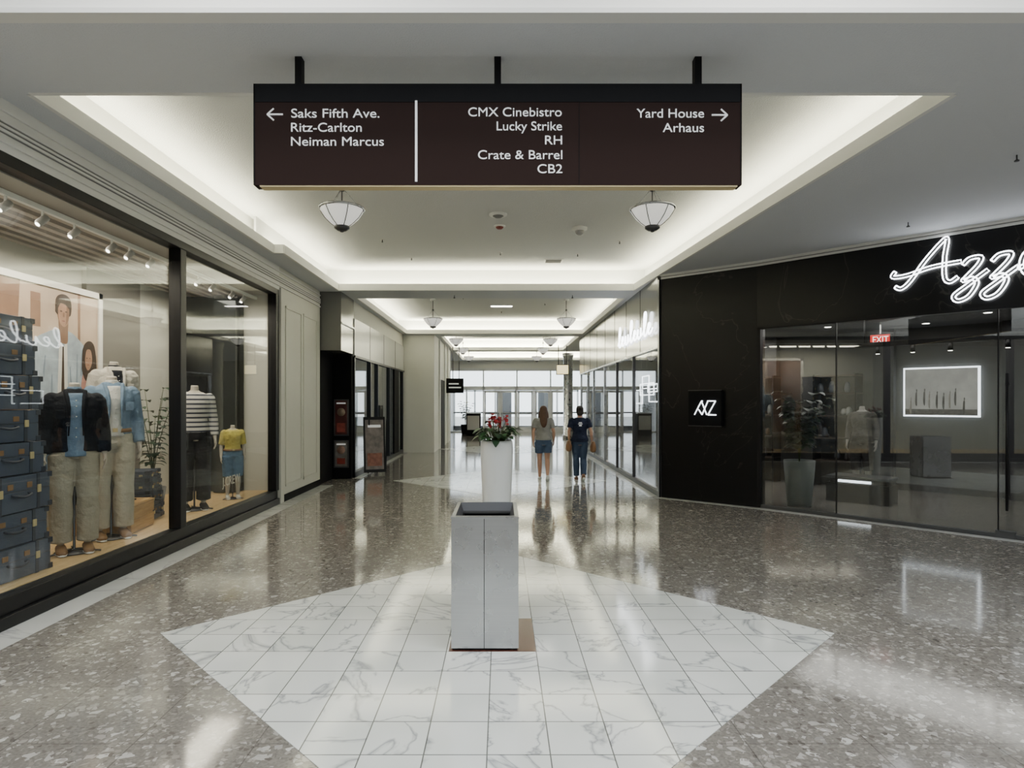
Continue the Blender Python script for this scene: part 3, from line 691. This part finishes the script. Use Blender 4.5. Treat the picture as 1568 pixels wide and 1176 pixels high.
b.tube([(*along(P1,3.12,-.03),.35),(*along(P1,3.12,-.03),2.05)],.016,M_black,n=10)
fr(3.1,3.14,-.03,.05,.5,.53,M_black,b); fr(3.1,3.14,-.03,.05,1.9,1.93,M_black,b); fr(3.0,3.2,.0,.1,.0,.09,M_steeld,b)
b.build('window_frame_right')
b=B(); fr(.05,7.3,.045,.055,.05,2.86,M_glassd,b); b.build('window_3')
DI=4.0
b=B()
M_gi=mat('grey_interior_wall',(.08,.08,.078),.6,noise=.15,nscale=2); M_gi2=mat('slate_interior_panel',(.04,.04,.045),.4)
fr(-5.5,7.0,DI,DI+.12,0,HC,M_gi,b)
for u in (-3.2,-1.6,.62,2.6,4.4): fr(u,u+.35,DI-.18,DI,0,3.1,M_gi2,b)
b.build('wall_right_store_back')
b=B(); b.box(10.9,11,-7,12,0,5.3,M_cream); b.box(-9,13,-7,-6.9,0,5.3,M_cream); b.build('wall_right_and_rear')
b=B(); b.prism([(2.95,11.1),inn(P1,.12),inn(P3,.12),along(P1,7.3,DI),(2.95,16.8)],0,.004,mat('dark_store_floor',(.20,.19,.17),.15,noise=.2,nscale=3)); b.build('floor_store_right')
b=B(); b.prism([(2.95,11.1),(P0[0]+.1,P0[1]+.4),inn(P1,.32),inn(P3,.32),along(P1,7.3,DI),(2.95,16.8)],3.1,3.15,mat('dark_store_ceiling',(.08,.08,.08),.8)); b.build('ceiling_store_right')
b=B()
for (u,d) in ((.6,.9),(1.3,2.0),(2.0,1.0),(2.6,2.4),(3.3,1.1),(4.2,2.2),(.2,2.6),(-1.0,2.2),(-2.2,2.6),(1.6,3.3),(3.1,3.4),(-.4,1.2)):
    x,y=along(P1,u,d); b.lathe([(.055,-.006),(.055,.0)],M_lamp,c=(x,y,3.098),n=16); b.lathe([(.075,-.003),(.075,.0)],M_white,c=(x,y,3.0995),n=16)
b.build('recessed_downlights')
rg=group('store_right_lighting')
x,y=along(P1,1.8,2.0); area('store_light',(x,y,3.05),(3.5,1.5),62,(1,.95,.88),(0,0,-.8),rg)
x,y=along(P1,-2.0,2.4); area('store_light',(x,y,3.05),(2,1.5),55,(1,.93,.85),(0,0,0),rg)
b=B()
fr(1.11,2.28,DI-.08,DI,1.42,2.34,M_neons,b); fr(1.14,2.25,DI-.095,DI-.08,1.45,2.31,mat('artwork_print',(.28,.27,.25),.4,noise=.9,nscale=3.2,emit=(.30,.30,.28),es=.55),b)
am=mat('artwork_figures',(.13,.12,.115),.5,noise=.9,nscale=18); am2=mat('artwork_figures_light',(.40,.38,.35),.5,noise=.6,nscale=18)
for i in range(9):
    uu=1.24+i*.10+random.uniform(-.02,.02); hh=random.uniform(1.66,1.86); x,y=along(P1,uu,DI-.096)
    m_=am if i%3 else am2
    for (dz,r1,r3) in ((-.10,.045,.12),(-.02,.038,.07),(.075,.018,.026)): b.ball((x,y,hh+dz),(r1*.7,.006,r3),m_,n=12)
fr(1.14,2.25,DI-.098,DI-.095,1.45,1.56,am,b)
b.build('illuminated_wall_artwork')
b=B()
for (u,d,w) in ((-.35,3.4,.8),(3.3,3.5,.8),(-1.9,3.3,.8)):
    for z in (.5,.95,1.4,1.85,2.2): fr(u,u+w,d,d+.4,z,z+.03,mat('shelf_wood',(.07,.055,.045),.4),b)
    for uu in (u,u+w-.03): fr(uu,uu+.03,d,d+.4,0,2.25,M_black,b)
    fr(u,u+w,d+.39,d+.4,0,2.25,mat('lit_shelf_back',(.09,.08,.07),.6),b)
    for k in range(14):
        uu=u+.06+random.random()*(w-.2); z=(.53,.98,1.43,1.88)[k%4]; hh=random.uniform(.08,.28); c=random.choice([(.3,.3,.28),(.06,.05,.05),(.2,.13,.08),(.12,.13,.15)])
        x,y=along(P1,uu,d+.2); b.lathe([(.04,0),(.06,hh*.3),(.045,hh*.8),(.02,hh)],mat('vase%d%d%d'%(c[0]*100,c[1]*100,c[2]*100),c,.35),c=(x,y,z),n=12)
b.build('display_shelving')
b=B(); fr(.5,1.45,1.6,2.1,0,.32,mat('bench_dark',(.04,.036,.032),.4),b); fr(.5,1.45,1.58,2.12,.40,.44,M_steeld,b); fr(.55,1.4,1.65,2.05,.32,.40,MATS['bench_dark'],b); fr(.68,1.18,1.62,1.64,.335,.375,M_neons,b)
b.build('display_bench')
b=B(); fr(3.1,4.6,2.3,2.9,0,.95,mat('counter_stone',(.14,.13,.12),.3),b); fr(3.05,4.65,2.25,2.95,.95,1.0,mat('counter_top',(.35,.34,.32),.2),b); b.build('service_counter',bevel=.01)
x,y=along(P1,.66,3.0)
M_dbody=mat('figure_grey',(.30,.285,.27),.5)
figure('display_mannequin',(x,y,.004),math.radians(135),1.80,dict(mk,skin=M_dbody,top=(cloth('charcoal_knit',(.09,.085,.08)),.9,.014),bottom=(cloth('dark_skirt',(.03,.028,.028)),.6,.02,.01),hem=.95,shoe=M_blackmat))
b=B(); fr(.9,3.2,1.9,1.96,2.62,2.7,M_black,b)
for u in (1.2,1.7,2.2,2.9):
    x,y=along(P1,u,1.93); b.lathe([(.035,-.1),(.035,.02)],M_black,c=(x,y,2.6),n=12); b.lathe([(.03,-.103),(.03,-.1)],M_lamp,c=(x,y,2.6),n=12)
for u in (1.0,3.1): x,y=along(P1,u,1.93); b.tube([(x,y,2.7),(x,y,3.098)],.01,M_black,n=8)
b.build('track_lamp_bar')
x,y=6.66,10.79
eg=group('exit_sign',(x,y,2.79),-.78)
b=B(); b.box(-.17,.17,-.03,.03,-.1,.1,M_blackmat); b.box(-.15,.15,-.034,-.03,-.085,.085,mat('exit_red_panel',(.4,.02,.015),.5,emit=(1,.03,.02),es=.7)); b.box(-.01,.01,-.01,.01,.1,.31,M_white); b.build('exit_box',eg)
text('EXIT',-.12,.12,-.036,-.055,.11,mat('exit_letters',(1,1,1),.5,emit=(1,.75,.75),es=1.6),eg,'exit_letters')
palm('potted_fiddle_leaf',(4.86,10.02,.004),1.95,.24,.74,mat('sage_pot',(.13,.15,.14),.5),12,grnd,.24,.34)

# neon script
A_=[[(0,.06),(.1,0),(.25,.15),(.5,.6),(.78,1.0),(.84,.98),(.80,.6),(.80,.15),(.88,.03),(1.0,.12)],[(.0,.42),(-.04,.3),(.2,.3),(.6,.42),(1.05,.46)]]
def zz(o): return [(o+0,.38),(o+.1,.5),(o+.26,.5),(o+.22,.34),(o+.05,.1),(o+.0,.02),(o+.14,.05),(o+.20,-.08),(o+.08,-.34),(o-.08,-.42),(o-.14,-.3),(o+.05,-.1),(o+.36,.2)]
def ee(o): return [(o,.15),(o+.15,.25),(o+.2,.42),(o+.1,.46),(o+.04,.25),(o+.1,.03),(o+.25,.06),(o+.36,.2)]
def ll(o): return [(o,.12),(o+.2,.5),(o+.26,.92),(o+.16,.98),(o+.1,.6),(o+.12,.05),(o+.25,.05),(o+.36,.2)]
def uu_(o): return [(o,.2),(o+.08,.42),(o+.06,.1),(o+.14,.0),(o+.28,.12),(o+.32,.44),(o+.3,.1),(o+.42,.15)]
def neon(b,strokes,org,U,sx,sz,r,m):
    for st in strokes:
        pts=[(org[0]+U[0]*x*sx,org[1]+U[1]*x*sx,org[2]+z*sz) for x,z in st]
        b.tube(cr(pts,6),r,m,n=8,ref=(0,0,1))
def outline(b,strokes,org,U,sx,sz,off,r,m):
    # two parallel tubes either side of each stroke, closed at the ends
    for st in strokes:
        P=[Vector((x*sx,z*sz,0)) for x,z in st]; C=cr(P,6); A1=[];A2=[]
        for i,p in enumerate(C):
            t=(C[min(i+1,len(C)-1)]-C[max(i-1,0)]).normalized(); n_=Vector((-t.y,t.x,0)); A1.append(p+n_*off); A2.append(p-n_*off)
        for Q in (A1+A2[::-1]+[A1[0]],):
            b.tube([(org[0]+U[0]*q.x,org[1]+U[1]*q.x,org[2]+q.y) for q in Q],r,m,n=8,ref=(0,0,1))
b=B(); ox,oy=along(P1,1.93,-.05)
letters=A_+[zz(1.08),zz(1.50),ee(1.86),uu_(2.2),ll(2.6),ee(2.95)]
outline(b,letters,(ox,oy,3.24),T,.70,.57,.021,.0085,M_neon)
for u in (2.1,2.7,3.3,4.0): fr(u,u+.03,-.05,0,3.4,3.43,M_black,b)
b.build('neon_script_sign')
vt=Vector((.768,-.640,0)).normalized(); pg2=group('wall_logo_sign',(P0[0]+vt.x*.82-.0,P0[1]+vt.y*.82,1.59),math.atan2(vt.y,vt.x))
b=B(); b.box(-.28,.28,-.10,.0,-.30,.30,M_blackmat); b.box(-.285,.285,-.105,-.09,-.305,-.295,M_steeld); b.box(-.285,.285,-.105,-.09,.295,.305,M_steeld)
b.build('sign_box',pg2)
b=B()
for st in ([(-.17,-.11),(-.05,.12),(-.03,.12)],[(-.10,-.02),(-.04,-.11),(.06,.12)],[(-.05,.12),(.04,-.11)],[(.05,.12),(.19,.12),(.06,-.11),(.2,-.11)]):
    for i in range(len(st)-1): b.tube([(st[i][0],-.11,st[i][1]),(st[i+1][0],-.11,st[i+1][1])],.010,M_neons,n=8)
b.build('logo_strokes',pg2)

# ------------------------------------------------------------------ right corridor stores
b=B()
b.box(2.8,2.95,11.02,22,2.70,HC,M_greypanel)
for y in (12.4,13.8,15.2,16.6,18.0,19.4,20.8): b.box(2.795,2.8,y,y+.015,2.7,HC,M_black)
b.box(2.96,3.9,16.9,17.05,0,HC,M_gi)
b.build('wall_right_header')
b=B(); b.box(2.82,2.92,11.02,22,0,.08,M_steeld); b.box(2.8,2.92,11.02,22,2.66,2.70,M_steel)
for y in (13.2,15.1,16.9,18.9,20.2,21.9): b.box(2.82,2.90,y,y+.05,.08,2.66,M_steel if y>16 else M_steeld)
b.build('window_frame_right_corridor')
B().box(2.85,2.865,11.02,22,.08,2.66,M_glassd).build('window_4')
b=B(); b.box(6,6.1,17,27,0,HC,mat('pale_store_wall',(.35,.36,.36),.6)); b.box(3.0,6,21.9,22,0,2.6,M_gi)
b.box(3.0,6,17.05,21.9,2.9,2.95,M_gi)
b.build('wall_right_far_interior')
for y in (17.6,18.7,19.8,20.9):
    B().box(-.2,.2,-.3,.3,0,1.05,M_white).box(-.22,.22,-.32,.32,1.05,1.1,M_steel).build('display_plinth',bevel=.01,loc=(3.6,y+.3,0))
    B().box(-.22,.22,-.35,.35,.05,2.1,mat('rack_goods',(.25,.26,.3),.5,noise=.7,nscale=8)).box(-.24,-.22,-.37,-.35,0,2.15,M_black).box(-.24,-.22,.35,.37,0,2.15,M_black).build('clothes_rack',loc=(5.7,y+.35,0))
area('store_light',(4.5,19.4,2.85),(2,4),90,(1,.97,.92),(0,0,0),rg)
b=B(); neon(b,[ll(0),ee(.34),uu_(.7),ll(1.15),ee(1.5),uu_(1.84),ll(2.3),ee(2.65)],(2.74,14.4,2.95),(0,-1,0),1.08,.45,.017,M_neon); 
for y in (14.1,12.6,11.5): b.box(2.74,2.8,y,y+.03,3.05,3.08,M_black)
b.build('neon_store_sign')
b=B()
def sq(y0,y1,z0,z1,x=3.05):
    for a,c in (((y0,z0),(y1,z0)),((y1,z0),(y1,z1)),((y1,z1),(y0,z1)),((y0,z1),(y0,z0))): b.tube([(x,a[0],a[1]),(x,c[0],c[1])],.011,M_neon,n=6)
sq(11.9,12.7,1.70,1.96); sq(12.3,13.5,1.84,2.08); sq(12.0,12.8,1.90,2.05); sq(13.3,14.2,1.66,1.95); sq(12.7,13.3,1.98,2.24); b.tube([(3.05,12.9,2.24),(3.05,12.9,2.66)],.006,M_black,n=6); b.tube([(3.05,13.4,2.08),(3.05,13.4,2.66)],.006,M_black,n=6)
b.build('neon_reflection_outline')  # glowing tubes modelled in place of a neon reflection in the store glass
b=B()
b.lathe([(.26,0),(.26,.15),(.22,.17),(.22,HC-.2),(.26,HC-.15),(.26,HC)],M_cream,c=(3.3,23.4,0),n=28); b.build('column')
b=B(); b.lathe([(.26,0),(.26,.15),(.22,.17),(.22,HC-.2),(.26,HC-.15),(.26,HC)],M_steel,c=(3.1,28.6,0),n=28); b.build('column')
b=B(); b.box(2.2,2.65,24.4,24.5,2.80,3.15,mat('lit_yellow_sign',(.7,.6,.3),.5,emit=(1,.85,.45),es=1.6)); b.box(2.18,2.67,24.42,24.52,2.77,3.18,M_black)
b.box(2.25,2.28,24.43,24.46,3.15,HC,M_black); b.box(2.57,2.6,24.43,24.46,3.15,HC,M_black)
b.build('hanging_lit_sign')
B().box(6,8,27,27.1,0,HC,M_cream).box(7.9,8,27,34,0,HC,M_cream).box(-5.6,-5.5,20.6,34,0,HC,M_cream).build('wall_right_far')

# ------------------------------------------------------------------ end wall with glass doors
M_alu=mat('white_aluminium',(.70,.72,.74),.35,.0)
b=B(); Y=34.0
b.box(-5.5,-2.9,Y,Y+.15,0,HC,M_cream); b.box(4.6,8,Y,Y+.15,0,HC,M_cream)
b.box(-2.9,4.6,Y,Y+.15,3.55,HC+.1,M_white)
b.build('wall_end')
b=B()
b.box(-2.9,4.6,Y,Y+.12,2.35,2.55,M_alu); b.box(-2.9,4.6,Y,Y+.12,3.40,3.55,M_alu); b.box(-2.9,4.6,Y,Y+.12,0,.06,M_alu)
for i in range(9): x=-2.9+i*7.44/8; b.box(x,x+.07,Y,Y+.12,0,(3.5 if i%2==0 else 2.5),M_alu)
b.build('window_frame_end')
dg=B()
for i in range(2,7):
    x=-2.9+i*.93+.08
    for a,c in ((x,x+.09),(x+.75,x+.84)): dg.box(a,c,Y+.02,Y+.07,.06,2.3,M_alu)
    dg.box(x,x+.84,Y+.02,Y+.07,.06,.3,M_alu); dg.box(x,x+.84,Y+.02,Y+.07,2.2,2.3,M_alu); dg.box(x,x+.84,Y+.02,Y+.07,1.0,1.08,M_alu)
    dg.box(x+.1,x+.74,Y-.03,Y-.01,1.02,1.06,M_steeld)
dg.build('door_1')
B().box(-2.9,4.6,Y+.05,Y+.06,.06,3.5,M_glass).build('window_5')
b=B(); b.box(-14,16,34.3,70,-.12,-.02,mat('pavement',(.40,.40,.39),.9,noise=.2,nscale=2)); b.build('ground_outside')
b=B()
for i in range(7): x=-2.9+i*1.24; b.box(x,x+.1,37,37.1,0,2.6,M_alu)
b.box(-2.9,4.64,37,37.1,2.3,2.6,M_alu); b.box(-2.9,4.64,37,37.1,0,.25,M_steeld); b.box(-2.9,4.64,37,37.1,1.0,1.08,M_steeld)
for x in (-.3,2.2): b.box(x,x+.9,37.02,37.08,.25,2.3,mat('vestibule_panel',(.16,.17,.19),.3))
b.box(-3.0,-2.9,34.3,37.1,0,2.6,mat('vestibule_wall',(.3,.3,.31),.5)); b.build('door_2')
palm('potted_ficus',(-1.9,32.2,0),1.8,.25,.5,M_blackmat,7,grnd,.25)
b=B(); b.box(-.35,.35,-.35,.35,0,1.1,M_blackmat); b.box(-.3,.3,-.36,-.35,.3,1.0,mat('info_panel',(.5,.5,.5),.4)); b.box(-.37,.37,-.37,.37,1.1,1.15,M_steel); b.build('directory_kiosk',bevel=.01,loc=(-1.4,30.8,0))

# ------------------------------------------------------------------ overhead directory sign
sg=group('hanging_directory_sign')
k=3.98/940
def SX(x): return (x-768)*k
def SZ(y): return 1.7+(615-y)*k
b=B()
b.box(SX(388),SX(1136),3.98,4.07,SZ(156),SZ(128),M_blackmat)
b.box(SX(388),SX(1136),3.984,4.066,SZ(283),SZ(156),M_signbrown)
b.box(SX(388),SX(390),3.98,4.07,SZ(283),SZ(128),M_blackmat); b.box(SX(1134),SX(1136),3.98,4.07,SZ(283),SZ(128),M_blackmat)
b.box(SX(397),SX(1130),3.988,4.062,SZ(285),SZ(283),M_gold)
b.box(SX(886.6),SX(887.4),3.982,3.984,SZ(281),SZ(156),M_blackmat)
b.box(SX(635.5),SX(639),3.978,3.984,SZ(278),SZ(154),M_signtxt)
b.build('sign_panel',sg)
b=B()
for x in (455,762,1071): b.box(SX(x)-.022,SX(x)+.022,4.0,4.06,SZ(128),HC,M_blackmat)
b.build('hanger_posts',sg)
rows=[('Saks Fifth Ave.',445,580,180),('Ritz-Carlton',444,552,201.5),('Neiman Marcus',444,586,223),
('CMX Cinebistro',716,859,178),('Lucky Strike',759,859,199.5),('RH',833,859,221),('Crate & Barrel',731,860,243.5),('CB2',822,860,265),
('Yard House',975,1078,180),('Arhaus',1015,1078,202)]
for i,(s_,a,c,y) in enumerate(rows): text(s_,SX(a),SX(c),3.981,SZ(y),13.5*k,M_signtxt,sg,'lettering_%d'%(i+1))
b=B()
def arrow(cx,cy,d):
    def l(a,c): b.tube([(SX(a[0]),3.981,SZ(a[1])),(SX(c[0]),3.981,SZ(c[1]))],.0055,M_signtxt,n=6)
    l((cx-12,cy),(cx+12,cy)); l((cx+d*12,cy),(cx+d*2,cy-9)); l((cx+d*12,cy),(cx+d*2,cy+9))
arrow(421,175,-1); arrow(1102,176,1)
b.build('arrows',sg)

# ------------------------------------------------------------------ pendants
M_bowl=mat('frosted_glass_bowl',(.8,.8,.78),.35,emit=(1,.97,.9),es=.6)
def pendant(x,y):
    b=B(); z=3.68
    prof=[(.03,.0),(.07,.015),(.13,.06),(.19,.12),(.235,.19),(.25,.225),(.24,.225),(.18,.13),(.06,.03),(.02,.02)]
    b.lathe(prof,M_bowl,n=32)
    b.lathe([(.05,-.03),(.085,-.005),(.085,.018),(.05,.02)],M_steeld,n=24); b.lathe([(.005,-.05),(.02,-.045),(.02,-.03)],M_steeld,n=12)
    b.lathe([(.252,.205),(.258,.212),(.258,.226),(.252,.232)],M_steel,n=32)
    for i in range(6):
        a=i*pi/3; b.tube([(r*math.cos(a)*1.02,r*math.sin(a)*1.02,zz_) for r,zz_ in prof[1:6]],.005,M_steeld,n=6)
    for i in range(3):
        a=i*2*pi/3+.5; b.tube([(.25*math.cos(a),.25*math.sin(a),.22),(.02*math.cos(a),.02*math.sin(a),.44)],.004,M_steel,n=6)
    b.tube([(0,0,.02),(0,0,HU-z)],.008,M_steeld,n=8); b.lathe([(.025,.42),(.025,.47)],M_steeld,n=12)
    b.lathe([(.07,HU-z-.04),(.075,HU-z-.005),(.075,HU-z)],M_white,n=20); b.ball((0,0,.13),.045,M_lamp,n=12)
    b.build('pendant_lamp',loc=(x,y,z))
for y in (7.0,16.3,21.6,25.4,30): 
    pendant(-1.82 if y<17 else -1.6,y); pendant(1.72,y)

b=B()
def disc(x,y,r,h,m,z=HU): b.lathe([(r*.6,-h),(r,-h*.6),(r,0)],m,c=(x,y,z),n=20)
disc(-.05,8.9,.13,.03,M_white); disc(-.05,8.9,.08,.05,MATS['groove_grey']); b.build('ceiling_speaker')
b=B(); disc(-.03,9.5,.06,.05,mat('alarm_red',(.22,.04,.03),.5)); disc(-.03,9.5,.09,.02,M_white); b.build('fire_alarm_strobe')
b=B(); disc(1.22,9.6,.12,.05,M_white); b.ball((1.22,9.6,HU-.06),(.07,.07,.06),mat('dome_grey',(.3,.3,.3),.15)); b.build('security_camera_dome')
for (x,y) in ((-2.0,10.3),(-1.75,6.6),(1.9,6.6),(2.0,10.4),(-.02,11.2),(-1.7,11.6),(1.4,11.3),(0,5.3),(-1,16),(1.2,17),(0,18.5)):
    b=B(); b.lathe([(.035,-.006),(.035,0)],M_white,n=14); b.lathe([(.006,-.05),(.014,-.045),(.008,-.03),(.008,0)],M_steeld,n=8); b.build('fire_sprinkler',loc=(x,y,HU))
for (x,y) in ((5.1,7.7),(-1,13),(1.5,13),(4.7,5.6)): b=B(); b.lathe([(.02,-.06),(.02,-.05),(.006,-.04),(.006,0)],M_steeld,n=8); b.build('fire_sprinkler',loc=(x,y,HC))
b=B(); b.box(.82,1.18,11.7,12.0,HU-.01,HU,M_white)
for i in range(6): b.box(.85,1.15,11.73+i*.045,11.75+i*.045,HU-.016,HU-.01,MATS['groove_grey'])
b.build('ceiling_vent')
b=B()
for (x,y) in ((-1.0,15),(1,15),(0,17.5),(-1,23),(1,23),(0,25),(-.8,29),(1.2,29),(.2,31.5)): b.box(x-.3,x+.3,y-.08,y+.08,HU-.012,HU,M_lamp)
b.build('ceiling_downlight_strips')

# ------------------------------------------------------------------ trash bin
b=B(); x0,x1,y0,y1,h=-.343,.116,4.18,4.80,.915; xm=(x0+x1)/2-.005
b.box(x0+.01,x1-.01,y0+.01,y1-.01,.005,.03,M_blackmat)
b.box(x0,xm-.002,y0,y0+.02,.02,h-.012,M_steel); b.box(xm+.002,x1,y0,y0+.02,.02,h-.012,M_steel)
b.box(x0,x0+.02,y0+.02,y1,.02,h-.012,M_steel); b.box(x1-.02,x1,y0+.02,y1,.02,h-.012,M_steel); b.box(x0,x1,y1-.02,y1,.02,h-.012,M_steel)
b.box(xm-.002,xm+.002,y0+.008,y0+.014,.02,h-.012,M_blackmat)
M_rim=mat('rim_steel',(.33,.34,.35),.45,.9); M_in=mat('bin_liner_dark',(.02,.02,.02),.5)
def rim(a,c,m,z0,z1):
    o=[(x0-a,y0-a,z0),(x1+a,y0-a,z0),(x1+a,y1+a,z0),(x0-a,y1+a,z0)]; i=[(x0+c,y0+c,z1),(x1-c,y0+c,z1),(x1-c,y1-c,z1),(x0+c,y1-c,z1)]
    b.add(o+i,[(k,(k+1)%4,4+(k+1)%4,4+k) for k in range(4)],m)
rim(.004,-.004,M_steel,h-.012,h); rim(-.0,.028,M_rim,h,h+.004)
b.add([(x0+.028,y0+.028,h+.004),(x1-.028,y0+.028,h+.004),(x1-.028,y1-.028,h+.004),(x0+.028,y1-.028,h+.004),(x0+.05,y0+.05,h-.07),(x1-.05,y0+.05,h-.07),(x1-.05,y1-.05,h-.07),(x0+.05,y1-.05,h-.07)],[(k,(k+1)%4,4+(k+1)%4,4+k) for k in range(4)],M_steeld)
b.box(x0+.02,x1-.02,y0+.02,y1-.02,h-.35,h-.3,M_blackmat)
b.box(x0+.05,x1-.05,y0+.05,y0+.16,h-.07,h-.062,M_in)
b.box(x0+.05,x1-.05,y0+.28,y0+.30,h-.07,h-.05,M_rim); b.box(x0+.05,x1-.05,y0+.50,y1-.05,h-.07,h-.06,M_in)
for xx in (x0+.05,x1-.058): b.box(xx,xx+.008,y0+.05,y1-.05,h-.3,h-.07,M_blackmat)
for yy in (y0+.05,y1-.058): b.box(x0+.05,x1-.05,yy,yy+.008,h-.3,h-.07,M_blackmat)
b.build('steel_trash_bin')

# ------------------------------------------------------------------ white planter with red flowers
b=B(); M_pot=mat('white_ceramic',(.72,.72,.69),.28,coat=.3)
b.lathe([(.085,0),(.09,.01),(.115,.4),(.135,.8),(.150,1.15),(.152,1.24),(.150,1.31),(.146,1.335),(.140,1.335),(.138,1.30)],M_pot,n=40)
b.lathe([(.137,1.29),(.137,1.30)],soil,n=30)
pr=mat('petal_red',(.32,.010,.014),.45,noise=.3,nscale=30)
for i in range(60):
    a=i*2.399; rr_=.04+.17*math.sqrt((i+.5)/60); zt=1.34+random.uniform(.0,.17)*(1.2-rr_*3)
    p=(math.cos(a)*rr_*.75,math.sin(a)*rr_*.75,zt)
    b.tube([(math.cos(a)*.03,math.sin(a)*.03,1.29),p],.004,stemm,n=5)
    leaf(b,p,(math.cos(a),math.sin(a),random.uniform(-.1,.5)),random.uniform(.07,.12),.036,grn if i%3 else grnd,.5,4)
for i in range(9):
    a=i*2.399+.4; rr_=.03+.12*(i/9); c=Vector((math.cos(a)*rr_,math.sin(a)*rr_,1.50+.09*random.random()-rr_*.3))
    b.tube([(0,0,1.3),tuple(c)],.004,stemm,n=5)
    for k in range(14):
        d=Vector((random.gauss(0,1),random.gauss(0,1),random.gauss(.3,1))).normalized()
        leaf(b,c+d*.008,d,.036,.014,pr,.3,3)
b.build('potted_red_geranium',loc=(-.045,5.75,.003))

# ------------------------------------------------------------------ walking people
shirtg=cloth('grey_tshirt',(.28,.28,.27)); shirtn=cloth('navy_tshirt',(.016,.022,.05))
hairb=mat('brown_hair',(.085,.038,.018),.5,noise=.4,nscale=30); hairk=mat('dark_hair',(.018,.012,.009),.5)
figure('walking_woman',(.90,13.2,0),0,1.60,dict(hair=hairb,long=True,top=(shirtg,.36,.020),flare=.01,bottom=(dend,.30,.022,.012),vox=.006,
  legs=[[(-.09,0,.88),(-.085,.07,.49),(-.075,.10,.085)],[(.09,0,.88),(.088,.01,.49),(.085,-.17,.135)]],feet=[0,.45],
  arms=[[(-.165,0,1.375),(-.235,-.06,1.12),(-.225,.03,.89)],[(.165,0,1.375),(.235,-.02,1.12),(.245,.10,.92)]],shoe=mat('white_shoe',(.65,.65,.63),.6),waist=1.0,hem=.94))
bagm=mat('tan_handbag',(.24,.12,.055),.5,noise=.2,nscale=10)
def extra(g):
    b=B()
    for sx,y_,zc in ((.295,-.06,.78),(-.255,-.05,.80)):
        w,h_,t=(.17,.24,.06)
        b.tube([(sx,y_,zc-h_/2),(sx,y_,zc-h_/2+.03),(sx,y_,zc),(sx,y_,zc+h_/2-.01),(sx,y_,zc+h_/2)],[(.045,w*.7),(.065,w*.86),(.07,w*.84),(.04,w*.74),(.015,w*.70)],bagm,n=20)
        q=1 if sx>0 else -1
        b.tube(cr([(sx,y_-.09,zc+h_/2-.02),(sx-.01*q,y_-.07,zc+h_/2+.08),(sx-.02*q,y_,zc+h_/2+.13),(sx-.01*q,y_+.07,zc+h_/2+.08),(sx,y_+.09,zc+h_/2-.02)],5),.006,bagm,n=8)
    b.build('handbags',g)
    t=B()
    for (x_,z_,w_,h_) in ((0,1.33,.07,.018),(0,1.30,.10,.012),(0,1.265,.06,.03)): t.box(x_-w_/2,x_+w_/2,-.128,-.120,z_-h_/2,z_+h_/2,M_signtxt)
    t.build('shirt_print',g)
figure('walking_person',(1.68,13.2,0),0,1.60,dict(hair=hairk,bun=True,top=(shirtn,.38,.026),flare=.015,bottom=(cloth('blue_jeans',(.055,.085,.15)),.97,.014,.012),vox=.006,
  legs=[[(-.09,0,.88),(-.075,.05,.49),(-.06,.10,.085)],[(.09,0,.88),(.08,.0,.49),(.065,-.17,.14)]],feet=[0,.45],
  arms=[[(-.17,0,1.375),(-.25,-.05,1.13),(-.24,.0,.93)],[(.17,0,1.375),(.255,-.05,1.13),(.27,-.01,.93)]],shoe=mat('brown_shoe',(.15,.07,.035),.6),waist=1.0,hem=.90,extra=extra))

gg=group('window_lettering')
text('J.CREW',-3.70,-3.70+.55,0,0,.12,mat('glass_decal',(.5,.5,.42),.6),gg,'decal')
o=gg.children[0]; o.rotation_euler=(pi/2,0,pi/2); o.location=(XL-.07,8.30,.55)

# ------------------------------------------------------------------ world, camera
w=bpy.data.worlds.new('world'); S.world=w; w.use_nodes=True
bg=w.node_tree.nodes['Background']; bg.inputs[0].default_value=(.88,.94,1,1); bg.inputs[1].default_value=4.4
ag=group('added_fill_lights')
for (x,y) in ((-1.5,2.9),(1.8,2.9),(6,2.9)): area('added_fill_panel',(x,y,5.15),(1.8,.8),72,(1,.98,.95),(0,0,0),ag)  # out-of-view area lights added as fill, bounced off the near floor

cam=bpy.data.cameras.new('camera'); co=bpy.data.objects.new('camera',cam); S.collection.objects.link(co); S.camera=co
cam.sensor_width=36; cam.lens=36*940/1568; cam.shift_x=16/1568; cam.shift_y=27/1568; cam.clip_start=.05; cam.clip_end=200
co.location=(0,0,1.7); co.rotation_euler=(pi/2,0,0)
